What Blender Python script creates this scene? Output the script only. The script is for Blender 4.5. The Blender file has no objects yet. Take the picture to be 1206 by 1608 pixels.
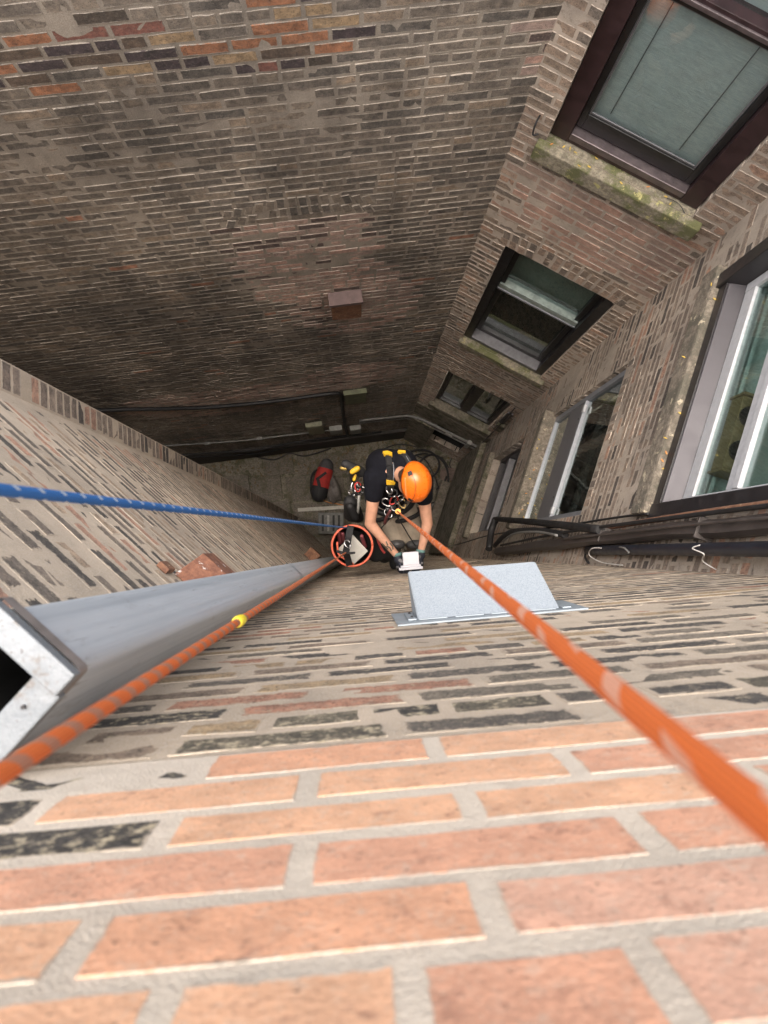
import bpy, bmesh, math, random
import numpy as np
from mathutils import Vector, Matrix, noise

random.seed(7); rng = np.random.default_rng(7)
scene = bpy.context.scene
COL = scene.collection
H = 13.7                                   # camera height above the yard

# ------------------------------------------------------------------ camera
F, CX, CY = 1115.0, 603.0, 804.0           # focal length and centre in photo pixels
n_ = Vector((-33.0, -62.0, -F)).normalized()
zc = -n_
xw = (Vector((1, 0, 0)) - zc[0] * zc).normalized()
yw = zc.cross(xw)
RM = Matrix((xw, yw, zc))                  # camera axes -> world axes
cam = bpy.data.cameras.new('camera'); cam_o = bpy.data.objects.new('camera', cam); COL.objects.link(cam_o)
cam_o.matrix_world = Matrix.Translation((0, 0, H)) @ RM.to_4x4()
cam.sensor_fit = 'VERTICAL'; cam.sensor_height = 36; cam.lens = F / 1608 * 36
cam.clip_start = 0.02; cam.clip_end = 500
cam.dof.use_dof = True; cam.dof.focus_distance = 4.3; cam.dof.aperture_fstop = 8.0
scene.camera = cam_o

# ------------------------------------------------------------------ light
SUN_EL, SUN_AZ = math.radians(83), math.radians(140)     # azimuth measured from +X towards +Y
world = bpy.data.worlds.new('World'); scene.world = world; world.use_nodes = True
wn = world.node_tree.nodes; wl = world.node_tree.links
sky = wn.new('ShaderNodeTexSky'); sky.sky_type = 'NISHITA'; sky.sun_disc = False
sky.sun_elevation = SUN_EL; sky.sun_rotation = math.pi / 2 - SUN_AZ
sky.air_density = 1.0; sky.dust_density = 8.0; sky.ozone_density = 1.0
wl.new(sky.outputs[0], wn['Background'].inputs['Color'])
wn['Background'].inputs['Strength'].default_value = 0.085
sun = bpy.data.lights.new('sun', 'SUN'); sun.energy = 1.5; sun.angle = math.radians(95); sun.color = (1, .95, .88)
sun_o = bpy.data.objects.new('sun', sun); COL.objects.link(sun_o)
sd = Vector((math.cos(SUN_EL) * math.cos(SUN_AZ), math.cos(SUN_EL) * math.sin(SUN_AZ), math.sin(SUN_EL)))
sun_o.rotation_euler = sd.to_track_quat('Z', 'Y').to_euler(); sun_o.location = sd * 40
scene.view_settings.view_transform = 'Standard'; scene.view_settings.look = 'None'
scene.view_settings.gamma = 1; scene.view_settings.use_curve_mapping = False
scene.view_settings.exposure = 2.12
scene.render.engine = 'CYCLES'
scene.cycles.use_denoising = True
scene.cycles.max_bounces = 12; scene.cycles.diffuse_bounces = 8; scene.cycles.glossy_bounces = 4
scene.cycles.transparent_max_bounces = 8

# ------------------------------------------------------------------ geometry of the well
def ray(u, v):
    d = RM @ Vector((u - CX, CY - v, -F)); return Vector((d.x / -d.z, d.y / -d.z))
def at(u, v, z):                            # the point seen there at depth z below the camera
    k = ray(u, v) * z; return Vector((k.x, k.y, H - z))
def project(p):
    c = RM.transposed() @ (Vector(p) - Vector((0, 0, H)))
    if c.z > -0.02: return None
    return CX + F * c.x / -c.z, CY - F * c.y / -c.z

class Wall:
    def __init__(s, p0, d, n):
        s.p0 = Vector(p0); s.d = Vector(d).normalized(); s.n = Vector(n).normalized()
    def P(s, a, z, o=0.0):
        q = s.p0 + s.d * a + s.n * o; return Vector((q.x, q.y, H - z))
    def px(s, u, v, o=0.0):                 # (along, depth) of what is seen there on the wall (offset o)
        k = ray(u, v); b = s.p0 + s.n * o
        M = Matrix(((s.d.x, -k.x), (s.d.y, -k.y))).inverted() @ (-b)
        return M.x, M.y
CWp, WDp, DAp, ABp = (.825, 2.277), (1.934, 1.696), (1.344, -.082), (-.389, -.2156)
WA = Wall(ABp, (.997, .077), (-.077, .997))
WB = Wall(ABp, (-.745, .667), (.667, .745))
WC = Wall(CWp, (-.991, -.132), (.132, -.991))
WW = Wall(CWp, (.886, -.464), (-.464, -.886))
WD = Wall(WDp, (-.315, -.949), (-.949, .315))
LEN_A = 1.738; LEN_W = 1.252; LEN_D = 1.874; LEN_B = 1.157

# ------------------------------------------------------------------ node helpers
class NT:
    def __init__(s, name):
        s.m = bpy.data.materials.new(name); s.m.use_nodes = True
        s.t = s.m.node_tree; s.b = s.t.nodes['Principled BSDF']
        s.pos = None
    def N(s, typ, **kw):
        n = s.t.nodes.new(typ)
        for k, v in kw.items(): setattr(n, k, v)
        return n
    def L(s, a, b): s.t.links.new(a, b)
    def set(s, sock, v):
        if hasattr(v, 'links') or isinstance(v, bpy.types.NodeSocket): s.L(v, sock)
        elif isinstance(v, (tuple, list)): sock.default_value = tuple(v) if len(v) != 3 or sock.type == 'VECTOR' else tuple(v) + (1,)
        else: sock.default_value = v
    def position(s):
        if s.pos is None: s.pos = s.N('ShaderNodeNewGeometry').outputs['Position']
        return s.pos
    def noise(s, scale, detail=5, rough=.6, vec=None, stretch=None, dist=0.0):
        v = vec or s.position()
        if stretch:
            mp = s.N('ShaderNodeMapping'); s.L(v, mp.inputs[0]); mp.inputs['Scale'].default_value = stretch; v = mp.outputs[0]
        n = s.N('ShaderNodeTexNoise'); s.L(v, n.inputs['Vector'])
        n.inputs['Scale'].default_value = scale; n.inputs['Detail'].default_value = detail; n.inputs['Roughness'].default_value = rough
        n.inputs['Distortion'].default_value = dist
        return n.outputs[0]
    def math(s, op, a, b=0.0, c=0.0, clamp=False):
        n = s.N('ShaderNodeMath', operation=op, use_clamp=clamp)
        s.set(n.inputs[0], a); s.set(n.inputs[1], b)
        if op in ('MULTIPLY_ADD', 'SMOOTH_MIN'): s.set(n.inputs[2], c)
        return n.outputs[0]
    def rng(s, v, a, b, c=0.0, d=1.0, smooth=True):
        n = s.N('ShaderNodeMapRange'); n.interpolation_type = 'SMOOTHSTEP' if smooth else 'LINEAR'
        s.L(v, n.inputs[0])
        for i, x in enumerate((a, b, c, d)): n.inputs[i + 1].default_value = x
        return n.outputs[0]
    def mix(s, f, a, b, blend='MIX'):
        n = s.N('ShaderNodeMix', data_type='RGBA', blend_type=blend)
        s.set(n.inputs[0], f); s.set(n.inputs[6], a); s.set(n.inputs[7], b)
        return n.outputs[2]
    def ramp(s, v, stops, const=True):
        n = s.N('ShaderNodeValToRGB'); r = n.color_ramp
        r.interpolation = 'CONSTANT' if const else 'LINEAR'
        while len(r.elements) < len(stops): r.elements.new(.5)
        for e, (p, c) in zip(r.elements, stops): e.position = p; e.color = tuple(c) + (1,)
        s.L(v, n.inputs[0]); return n.outputs[0]
    def bump(s, h, strength=.5, dist=.01):
        n = s.N('ShaderNodeBump'); n.inputs['Strength'].default_value = strength; n.inputs['Distance'].default_value = dist
        s.L(h, n.inputs['Height']); s.L(n.outputs[0], s.b.inputs['Normal'])
    def out(s, col, rough=.85, metal=0.0):
        s.set(s.b.inputs['Base Color'], col); s.set(s.b.inputs['Roughness'], rough); s.set(s.b.inputs['Metallic'], metal)
        return s.m

def weather(t, c, lo, hi):
    """broad soot patches and damp runs down the wall"""
    a = t.noise(.9, 5, .62); b = t.noise(3.2, 5, .65, stretch=(1, 1, .16))
    k = t.rng(t.math('ADD', t.math('MULTIPLY', a, .55), t.math('MULTIPLY', b, .45)), .36, .64)
    return t.mix(1.0, c, t.mix(k, (lo,) * 3, (hi, hi * .99, hi * .97)), 'MULTIPLY')

def mortar_color(t, col, stain):
    n1 = t.noise(3.5, 5, .65); n2 = t.noise(22, 6, .7); n3 = t.noise(420, 2, .5)
    c = t.mix(t.rng(n1, .3, .7), tuple(x * .78 for x in col), tuple(x * 1.12 for x in col))
    c = t.mix(t.rng(n2, .52, .75), c, stain)
    return t.mix(t.rng(n3, .35, .75), c, t.mix(.5, c, (.62, .56, .48)), 'MIX'), n3, n2

def mortar_mat(name, col, stain=(.13, .11, .09), wea=(.7, 1.15)):
    t = NT(name); c, n3, n2 = mortar_color(t, col, stain); c = weather(t, c, *wea)
    t.bump(t.math('ADD', t.math('MULTIPLY', n3, .35), t.math('MULTIPLY', n2, .8)), .7, .006)
    return t.out(c, .95)

def brick_mat(name, palette, mortar, stain=(.13, .11, .09), soot=.0, smear=.004, amp=.02, flecks=.0, pits=.55, smear_big=0.0, tint=None, mott=1.0, dust=.5, bmp=.75, wea=(.7, 1.15), blotch=0.0):
    """palette = [(share, colour)...]; smear = how far mortar creeps over the brick's edge, in metres."""
    t = NT(name)
    r = t.math('FRACT', t.math('ADD', t.N('ShaderNodeObjectInfo').outputs['Random'], t.N('ShaderNodeNewGeometry').outputs['Random Per Island']))
    acc = 0; stops = []
    for sh, c in palette: stops.append((acc, c)); acc += sh
    base = t.ramp(r, stops)
    n1 = t.noise(28, 6, .7); n2 = t.noise(230, 3, .6); n4 = t.noise(70, 5, .7)
    base = t.mix(1.0, base, t.ramp(n1, [(0.28, (1 - .5 * mott,) * 3), (.5, (1, 1, 1)), (.74, (1 + .65 * mott, 1 + .6 * mott, 1 + .52 * mott))], False), 'MULTIPLY')
    base = t.mix(t.math('MULTIPLY', t.rng(t.noise(85, 7, .8), .5, .68), dust), base, mortar)
    base = t.mix(t.rng(n2, pits, pits + .12), base, t.mix(.75, base, (.02, .018, .016)))
    if blotch:
        base = t.mix(t.math('MULTIPLY', t.rng(t.noise(38, 7, .78), .55, .63), blotch), base, (.30, .15, .105)); base = t.mix(t.math('MULTIPLY', t.rng(t.noise(700, 3, .6), .62, .72), .7), base, (.2, .11, .08)); base = t.mix(t.math('MULTIPLY', t.rng(t.noise(520, 3, .6), .6, .72), .5), base, (.75, .6, .47))
    if soot:
        base = t.mix(t.math('MULTIPLY', t.rng(t.noise(9, 6, .7), .62 - soot * .4, .8 - soot * .3), .9), base, (.035, .032, .03))
    if flecks:
        base = t.mix(t.rng(n4, .72 - flecks * .3, .8 - flecks * .2), base, (.5, .43, .3))
    uv = t.N('ShaderNodeUVMap').outputs[0]; sp = t.N('ShaderNodeSeparateXYZ'); t.L(uv, sp.inputs[0])
    u, v = sp.outputs[0], sp.outputs[1]
    eu = t.math('MULTIPLY', t.math('MINIMUM', u, t.math('SUBTRACT', 1, u)), .2)
    ev = t.math('MULTIPLY', t.math('MINIMUM', v, t.math('SUBTRACT', 1, v)), .058)
    e = t.math('MINIMUM', eu, ev)
    w = t.math('MULTIPLY', t.math('SUBTRACT', t.math('ADD', t.math('MULTIPLY', t.noise(60, 7, .8), .7), t.math('MULTIPLY', t.noise(14, 4, .6), .3)), .5), amp)
    d = t.math('SUBTRACT', t.math('ADD', e, w), smear)
    if smear_big:
        d = t.math('SUBTRACT', d, t.math('MULTIPLY', t.rng(t.noise(2.2, 4, .6), .42, .66), smear_big))
    mask = t.rng(d, -.0012, .0022)
    mc, n3, n22 = mortar_color(t, mortar, stain)
    col = t.mix(mask, mc, base)
    col = weather(t, col, *wea)
    h = t.math('ADD', t.math('MULTIPLY', n1, .5), t.math('MULTIPLY', n2, .35))
    h = t.math('SUBTRACT', h, t.math('MULTIPLY', mask, .15))
    t.bump(h, bmp, .007)
    return t.out(col, .92)

def plain(name, col, rough=.6, metal=0.0, var=.25, scale=18, bump=.0, spots=None, spot_thr=.6, bscale=120):
    t = NT(name); n = t.noise(scale, 5, .65)
    c = t.mix(t.rng(n, .3, .7), tuple(x * (1 - var) for x in col), tuple(min(1, x * (1 + var)) for x in col))
    if spots: c = t.mix(t.rng(t.noise(scale * 2.3, 6, .7), spot_thr, spot_thr + .1), c, spots)
    if bump: t.bump(t.noise(bscale, 4, .6), bump, .004)
    rr = t.rng(n, .3, .7, max(0, rough - .08), min(1, rough + .08))
    return t.out(c, rr, metal)

def glass(name, tint, base=.04, boost=1.0, rough=.015, dirt=.05):
    t = NT(name); t.t.nodes.remove(t.b); out = t.t.nodes['Material Output']
    tr = t.N('ShaderNodeBsdfTransparent'); tr.inputs[0].default_value = tuple(tint) + (1,)
    gl = t.N('ShaderNodeBsdfGlossy'); gl.inputs['Roughness'].default_value = rough; gl.inputs[0].default_value = (.9, .95, .95, 1)
    fr = t.N('ShaderNodeLayerWeight'); fr.inputs[0].default_value = .5
    bp = t.N('ShaderNodeBump'); bp.inputs['Strength'].default_value = .06; bp.inputs['Distance'].default_value = .01
    t.L(t.noise(5, 3, .5), bp.inputs['Height']); t.L(bp.outputs[0], fr.inputs['Normal']); t.L(bp.outputs[0], gl.inputs['Normal'])
    m = t.N('ShaderNodeMixShader'); t.L(t.math('MULTIPLY', t.math('MULTIPLY_ADD', t.math('POWER', fr.outputs['Facing'], 5), .9, .04), boost, clamp=True), m.inputs[0]); t.L(tr.outputs[0], m.inputs[1]); t.L(gl.outputs[0], m.inputs[2])
    df = t.N('ShaderNodeBsdfDiffuse'); df.inputs[0].default_value = (.45, .45, .42, 1)
    m2 = t.N('ShaderNodeMixShader'); t.L(t.math('MULTIPLY', t.rng(t.noise(9, 6, .7), .35, .8), dirt), m2.inputs[0]); t.L(m.outputs[0], m2.inputs[1]); t.L(df.outputs[0], m2.inputs[2])
    t.L(m2.outputs[0], out.inputs[0]); return t.m

# ------------------------------------------------------------------ object helpers
WORLD = {}
def wm(o): return WORLD.get(o.name, Matrix.Identity(4))
def link(o, parent=None, mw=None):
    COL.objects.link(o); mw = mw or Matrix.Identity(4)
    o.matrix_basis = mw; WORLD[o.name] = mw.copy()
    if parent is not None:
        o.parent = parent; o.matrix_parent_inverse = wm(parent).inverted()
    return o
def tag(o, label=None, cat=None, group=None, kind=None):
    for k, v in (('label', label), ('category', cat), ('group', group), ('kind', kind)):
        if v: o[k] = v
    return o
def thing(name, loc, label, cat, group=None):
    o = bpy.data.objects.new(name, None); o.empty_display_size = .1
    link(o, None, Matrix.Translation(loc)); return tag(o, label, cat, group)
def mesh_obj(name, bm, mats, parent=None, smooth=False, center=True):
    me = bpy.data.meshes.new(name); bm.to_mesh(me); bm.free()
    return finish(name, me, mats, parent, smooth, center)
def finish(name, me, mats, parent=None, smooth=False, center=True):
    for m in (mats if isinstance(mats, (list, tuple)) else [mats]): me.materials.append(m)
    if smooth:
        for p in me.polygons: p.use_smooth = True
    mw = Matrix.Identity(4)
    if center and len(me.vertices):
        co = np.empty(len(me.vertices) * 3, np.float32); me.vertices.foreach_get('co', co); co = co.reshape(-1, 3)
        c = (co.min(0) + co.max(0)) / 2; c[2] = co[:, 2].min()
        me.transform(Matrix.Translation(-Vector(c.tolist()))); mw = Matrix.Translation(c.tolist())
    return link(bpy.data.objects.new(name, me), parent, mw)

def add_box(bm, pts, bevel=.0):
    """pts: 8 corners, bottom ring then top ring"""
    vs = [bm.verts.new(p) for p in pts]
    fs = [(0, 3, 2, 1), (4, 5, 6, 7), (0, 1, 5, 4), (1, 2, 6, 5), (2, 3, 7, 6), (3, 0, 4, 7)]
    faces = [bm.faces.new([vs[i] for i in f]) for f in fs]
    if bevel:
        es = list({e for f in faces for e in f.edges})
        bmesh.ops.bevel(bm, geom=es, offset=bevel, segments=2, affect='EDGES', profile=.6)
    return vs
def wbox(bm, w, a0, a1, z0, z1, o0, o1, bevel=.0):
    P = w.P
    add_box(bm, [P(a0, z1, o0), P(a1, z1, o0), P(a1, z1, o1), P(a0, z1, o1), P(a0, z0, o0), P(a1, z0, o0), P(a1, z0, o1), P(a0, z0, o1)], bevel)
    bmesh.ops.recalc_face_normals(bm, faces=bm.faces)
def boxed(name, w, a0, a1, z0, z1, o0, o1, m, parent=None, bevel=.004):
    bm = bmesh.new(); wbox(bm, w, a0, a1, z0, z1, o0, o1, bevel); return mesh_obj(name, bm, m, parent)
def frame_of(dirv):
    d = dirv.normalized(); up = Vector((0, 0, 1)) if abs(d.z) < .9 else Vector((0, 1, 0))
    x = d.cross(up).normalized(); return x, x.cross(d).normalized()
def add_tube(bm, pts, r, n=8, cap=True, uv_len=None):
    """sweep; r a number or a list. Writes UV (around, metres along)."""
    pts = [Vector(p) for p in pts]; rs = r if isinstance(r, (list, tuple)) else [r] * len(pts)
    lay = bm.loops.layers.uv.verify(); rings = []; L = 0; ls = []
    x = None
    for i, p in enumerate(pts):
        d = (pts[min(i + 1, len(pts) - 1)] - pts[max(i - 1, 0)])
        if x is None: x, y = frame_of(d)
        else:
            dn = d.normalized(); x = (x - dn * x.dot(dn)).normalized()
        y = x.cross(d.normalized())
        if i: L += (p - pts[i - 1]).length
        ls.append(L)
        rings.append([bm.verts.new(p + (x * math.cos(2 * math.pi * k / n) + y * math.sin(2 * math.pi * k / n)) * rs[i]) for k in range(n)])
    for i in range(len(rings) - 1):
        for k in range(n):
            f = bm.faces.new((rings[i][k], rings[i][(k + 1) % n], rings[i + 1][(k + 1) % n], rings[i + 1][k]))
            for lp, (a, b) in zip(f.loops, ((k / n, ls[i]), ((k + 1) / n, ls[i]), ((k + 1) / n, ls[i + 1]), (k / n, ls[i + 1]))): lp[lay].uv = (a, b)
            f.smooth = True
    if cap:
        try: bm.faces.new(rings[0][::-1]); bm.faces.new(rings[-1])
        except Exception: pass
def spline(pts, k=6):
    pts = [Vector(p) for p in pts]; out = []
    for i in range(len(pts) - 1):
        p0, p1, p2, p3 = pts[max(i - 1, 0)], pts[i], pts[i + 1], pts[min(i + 2, len(pts) - 1)]
        for j in range(k):
            t = j / k
            out.append(.5 * ((2 * p1) + (p2 - p0) * t + (2 * p0 - 5 * p1 + 4 * p2 - p3) * t * t + (3 * p1 - p0 - 3 * p2 + p3) * t ** 3))
    out.append(pts[-1]); return out
def tube(name, pts, r, m, parent=None, n=8, smooth_k=0):
    bm = bmesh.new(); add_tube(bm, spline(pts, smooth_k) if smooth_k else pts, r, n); return mesh_obj(name, bm, m, parent)

def blob(name, caps, mats, parent=None, voxel=.008, smooth_it=4, boxes=()):
    """one continuous surface grown round tapered capsules (p, q, r1, r2) and ellipsoids (c, (rx,ry,rz), rot)"""
    bm = bmesh.new()
    for c in caps:
        if len(c) == 4:
            p, q, r1, r2 = c; p, q = Vector(p), Vector(q); d = q - p; x, y = frame_of(d) if d.length > 1e-6 else (Vector((1, 0, 0)), Vector((0, 1, 0)))
            dn = d.normalized() if d.length > 1e-6 else Vector((0, 0, 1)); rings = []
            prof = [(-math.cos(a) , math.sin(a)) for a in (0.25, .7, 1.15, 1.57)]
            st = [(p + dn * (h * r1), s * r1) for h, s in prof] + [(q - dn * (h * r2), s * r2) for h, s in reversed(prof)]
            for pp, rr in st: rings.append([bm.verts.new(pp + (x * math.cos(k * math.pi / 6) + y * math.sin(k * math.pi / 6)) * rr) for k in range(12)])
            for i in range(len(rings) - 1):
                for k in range(12): bm.faces.new((rings[i][k], rings[i][(k + 1) % 12], rings[i + 1][(k + 1) % 12], rings[i + 1][k]))
            bm.faces.new(rings[0][::-1]); bm.faces.new(rings[-1])
        else:
            c0, rad, rot = c
            M = Matrix.Translation(c0) @ (rot.to_4x4() if rot else Matrix.Identity(4)) @ Matrix.Diagonal((*rad, 1))
            bmesh.ops.create_uvsphere(bm, u_segments=20, v_segments=14, radius=1, matrix=M)
    bmesh.ops.recalc_face_normals(bm, faces=bm.faces)
    me = bpy.data.meshes.new(name); bm.to_mesh(me); bm.free()
    o = bpy.data.objects.new(name + '_tmp', me); COL.objects.link(o)
    r = o.modifiers.new('r', 'REMESH'); r.mode = 'VOXEL'; r.voxel_size = voxel
    if smooth_it:
        s = o.modifiers.new('s', 'SMOOTH'); s.iterations = smooth_it; s.factor = .5
    dg = bpy.context.evaluated_depsgraph_get(); me2 = bpy.data.meshes.new_from_object(o.evaluated_get(dg))
    bpy.data.objects.remove(o); bpy.data.meshes.remove(me); me2.name = name
    return finish(name, me2, mats, parent, True)

# ------------------------------------------------------------------ brick machinery
BL, BH, BD = .2, .058, .1
def brick_template(seed, rough=.0035, bevel=.0016):
    r = random.Random(seed); ring = []
    hx, hy = BL / 2, BH / 2
    base = [(-hx, -hy), (-hx * .33, -hy), (hx * .33, -hy), (hx, -hy), (hx, 0), (hx, hy), (hx * .33, hy), (-hx * .33, hy), (-hx, hy), (-hx, 0)]
    for x, y in base: ring.append((x + r.uniform(-1, .3) * rough * (1 if x > 0 else -1), y + r.uniform(-1, .4) * rough * (1 if y > 0 else -1 if y < 0 else 0)))
    v = [(x, y, -BD) for x, y in ring] + [(x, y, -bevel - r.random() * rough * .25) for x, y in ring]
    v += [(x * (1 - bevel * 6), y * (1 - bevel * 24), r.uniform(-.5, .3) * rough if bevel > .0008 else r.uniform(-.0005, .0002)) for x, y in ring]
    f = []
    for k in range(10):
        j = (k + 1) % 10
        f.append((k, j, 10 + j, 10 + k)); f.append((10 + k, 10 + j, 20 + j, 20 + k))
    f += [(20, 21, 27, 28, 29), (21, 22, 26, 27), (22, 23, 24, 25, 26)]
    uv = [(x / BL + .5, y / BH + .5) for x, y in ring] * 3
    return np.array(v), f, np.array(uv)
TPL = [brick_template(100 + i) for i in range(10)] ; TPL_CLEAN = [brick_template(300 + i, .0022, .0003) for i in range(6)]; TPL_FLUSH = [brick_template(500 + i, .006, .0004) for i in range(10)]
TSETS = (TPL, TPL_CLEAN, TPL_FLUSH)
_bm_cache = {}
def brick_mesh(tpl_i, clean, mat):
    key = (tpl_i, clean, mat.name)
    if key not in _bm_cache:
        v, f, uv = TSETS[clean][tpl_i]
        me = bpy.data.meshes.new('brick'); me.from_pydata(v.tolist(), [], f); me.polygons.foreach_set('use_smooth', [False] * len(f))
        lay = me.uv_layers.new(name='UVMap'); li = np.empty(len(me.loops), np.int32); me.loops.foreach_get('vertex_index', li)
        lay.data.foreach_set('uv', uv[li].ravel().astype(np.float32)); me.materials.append(mat); _bm_cache[key] = me
    return _bm_cache[key]

def lay_courses(a0, a1, zs, openings, bond=.215, gap=.014, jitter=.012, joints=None, header_every=6, split=0.0):
    """zs: depth boundaries of the courses -> list of (a_lo, a_hi, z_lo, z_hi, course)"""
    out = []
    for k in range(len(zs) - 1):
        z0, z1 = zs[k], zs[k + 1]; zm = (z0 + z1) / 2
        per = bond / 2 if header_every and k % header_every == 3 else bond
        cuts = None
        if joints and k in joints: per, ph = joints[k]
        else: ph = (k % 2) * per / 2 + random.uniform(-.02, .02)
        x = a0 + ((ph - a0) % per) - per; edges = []
        while x < a1 + per: edges.append(x + (random.uniform(-jitter, jitter) if not (joints and k in joints) else random.uniform(-.003, .003))); x += per
        if split: edges = sorted(edges + [(a_ + b_) / 2 for a_, b_ in zip(edges[:-1], edges[1:]) if random.random() < split])
        for e0, e1 in zip(edges[:-1], edges[1:]):
            seg = [(max(e0, a0), min(e1, a1))]
            for (b0, b1, y0, y1) in openings:
                if y0 - .02 < zm < y1 + .01:
                    new = []
                    for s0, s1 in seg:
                        if s1 <= b0 or s0 >= b1: new.append((s0, s1))
                        else:
                            if s0 < b0: new.append((s0, b0 + gap / 2))
                            if s1 > b1: new.append((b1 - gap / 2, s1))
                    seg = new
            for s0, s1 in seg:
                if s1 - s0 > .035: out.append((s0 + gap / 2, s1 - gap / 2, z0, z1, k))
    return out

def build_bricks(w, parent, bricks, style, hfrac=.78, limit=300, proud=0.0, clean_mats=(), extra=(), flush_mats=()):
    """style(a, z, course) -> material; the largest in view become objects, the rest one joined part.
    extra: (centre a, z, length, height, angle) for bricks that lie turned (arches)"""
    X = Vector((-w.n.y, w.n.x, 0)); Z = Vector((w.n.x, w.n.y, 0)); Y = Vector((0, 0, 1))
    items = []
    for (s0, s1, z0, z1, k) in bricks:
        hh = (z1 - z0) * hfrac * random.uniform(.94, 1.06); zc_ = (z0 + z1) / 2 + random.uniform(-.002, .002)
        m = style((s0 + s1) / 2, zc_, k)
        items.append(((s0 + s1) / 2, zc_, s1 - s0, hh, random.gauss(0, .006), m, (random.gauss(.0004, .0003) if m in flush_mats else random.gauss(.0005, .00015) if m in clean_mats else random.gauss(0, .0012)) + proud))
    for (a, z, l, h_, ang) in extra:
        items.append((a, z, l, h_, ang, style(a, z, -1), random.gauss(0.001, .002) + proud))
    rank = []; mats = []
    for i, (a, z, l, h_, ang, m, o) in enumerate(items):
        p = w.P(a, z, o); pr = project(p); score = 0
        if pr and -40 < pr[0] < 1246 and -40 < pr[1] < 1648:
            score = l * h_ / max((p - Vector((0, 0, H))).length, .1) ** 2 * max(.02, abs((Vector((0, 0, H)) - p).normalized().dot(Z)))
        rank.append((score, i))
    rank.sort(reverse=True); single = {i for sc, i in rank[:limit] if sc > 0}
    groups = {}
    for i, (a, z, l, h_, ang, m, o) in enumerate(items):
        p = w.P(a, z, o); clean = 1 if m in clean_mats else 2 if m in flush_mats else 0
        flip = random.choice((1, -1))
        ti = random.randrange(len(TSETS[clean]))
        rot = Matrix.Rotation(ang + (math.pi if flip < 0 else 0), 3, 'Z')
        B = Matrix((X, Y, Z)).transposed() @ rot
        M = Matrix.Translation(p) @ B.to_4x4() @ Matrix.Diagonal((l / BL, h_ / BH, 1, 1))
        if i in single:
            ob = bpy.data.objects.new('brick', brick_mesh(ti, clean, m)); link(ob, parent, M)
        else: groups.setdefault((ti, clean), []).append((M, m))
    if not groups: return
    V, Fc, UV, MI = [], [], [], []; base = 0; mats = []
    fl, fs = [], []
    for (ti, clean), lst in groups.items():
        v, f, uv = TSETS[clean][ti]
        vh = np.c_[v, np.ones(len(v))]
        fi = np.concatenate([np.array(x) for x in f]); ft = np.array([len(x) for x in f])
        for M, m in lst:
            if m not in mats: mats.append(m)
            V.append((vh @ np.array(M).T)[:, :3]); fl.append(fi + base); fs.append(ft); UV.append(uv[fi]); MI.append(np.full(len(ft), mats.index(m))); base += len(v)
    V = np.concatenate(V); fl = np.concatenate(fl); fs = np.concatenate(fs); UV = np.concatenate(UV); MI = np.concatenate(MI)
    me = bpy.data.meshes.new('brickwork'); me.vertices.add(len(V)); me.vertices.foreach_set('co', V.ravel().astype(np.float32))
    me.loops.add(len(fl)); me.loops.foreach_set('vertex_index', fl.astype(np.int32))
    me.polygons.add(len(fs)); st = np.r_[0, np.cumsum(fs)[:-1]]
    me.polygons.foreach_set('loop_start', st.astype(np.int32)); me.polygons.foreach_set('material_index', MI.astype(np.int32))
    lay = me.uv_layers.new(name='UVMap'); lay.data.foreach_set('uv', UV.ravel().astype(np.float32))
    me.polygons.foreach_set('use_smooth', np.zeros(len(fs), bool)); me.update(calc_edges=True); me.validate()
    ob = finish('brickwork', me, mats, parent); ob['kind'] = 'stuff'

def mortar_sheet(w, parent, a0, a1, z0, z1, openings, m, o=-.006, step=.05, amp=.003, near=None, depth=.16, name='mortar'):
    """backing bed of mortar with holes for the openings, reveals inside them"""
    def lines(lo, hi, marks, st):
        xs = [lo]; 
        while xs[-1] < hi - 1e-6: xs.append(min(hi, xs[-1] + st(xs[-1])))
        xs = [x for x in xs if all(abs(x - mk) > .004 for mk in marks) or x in (lo, hi)]
        return sorted(set(xs + [mk for mk in marks if lo < mk < hi]))
    A = lines(a0, a1, [x for b in openings for x in b[:2]], lambda x: step)
    Zl = lines(z0, z1, [x for b in openings for x in b[2:]], near or (lambda z: step))
    bm = bmesh.new(); grid = []
    for z in Zl:
        row = []
        for a in A:
            p = w.P(a, z); ob_ = o(z) if callable(o) else o; k = noise.noise(p * 9) * amp + noise.noise(p * 45) * amp * .6 + noise.noise(p * 1.6) * amp * 1.5
            row.append(bm.verts.new(w.P(a, z, ob_ + k)))
        grid.append(row)
    for i in range(len(Zl) - 1):
        for j in range(len(A) - 1):
            am, zm = (A[j] + A[j + 1]) / 2, (Zl[i] + Zl[i + 1]) / 2
            if any(b[0] < am < b[1] and b[2] < zm < b[3] for b in openings): continue
            bm.faces.new((grid[i][j], grid[i][j + 1], grid[i + 1][j + 1], grid[i + 1][j]))
    for v in [v for v in bm.verts if not v.link_faces]: bm.verts.remove(v)
    if callable(o): o = 0
    for (b0, b1, y0, y1) in openings:               # reveals, set a little back from the brick ends
        e = .007
        for q in (((b0 - e, y0 - e), (b0 - e, y1 + e)), ((b1 + e, y0 - e), (b1 + e, y1 + e)), ((b0 - e, y0 - e), (b1 + e, y0 - e)), ((b0 - e, y1 + e), (b1 + e, y1 + e))):
            (sa, za), (sb, zb) = q
            bm.faces.new([bm.verts.new(w.P(sa, za, o - .001)), bm.verts.new(w.P(sb, zb, o - .001)), bm.verts.new(w.P(sb, zb, -depth)), bm.verts.new(w.P(sa, za, -depth))])
    bmesh.ops.recalc_face_normals(bm, faces=bm.faces)
    return mesh_obj(name, bm, m, parent, True)

def courses(z0, z1, h=.0735, first=None):
    zs = [z0]
    while zs[-1] < z1: zs.append(zs[-1] + h)
    return zs
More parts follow.
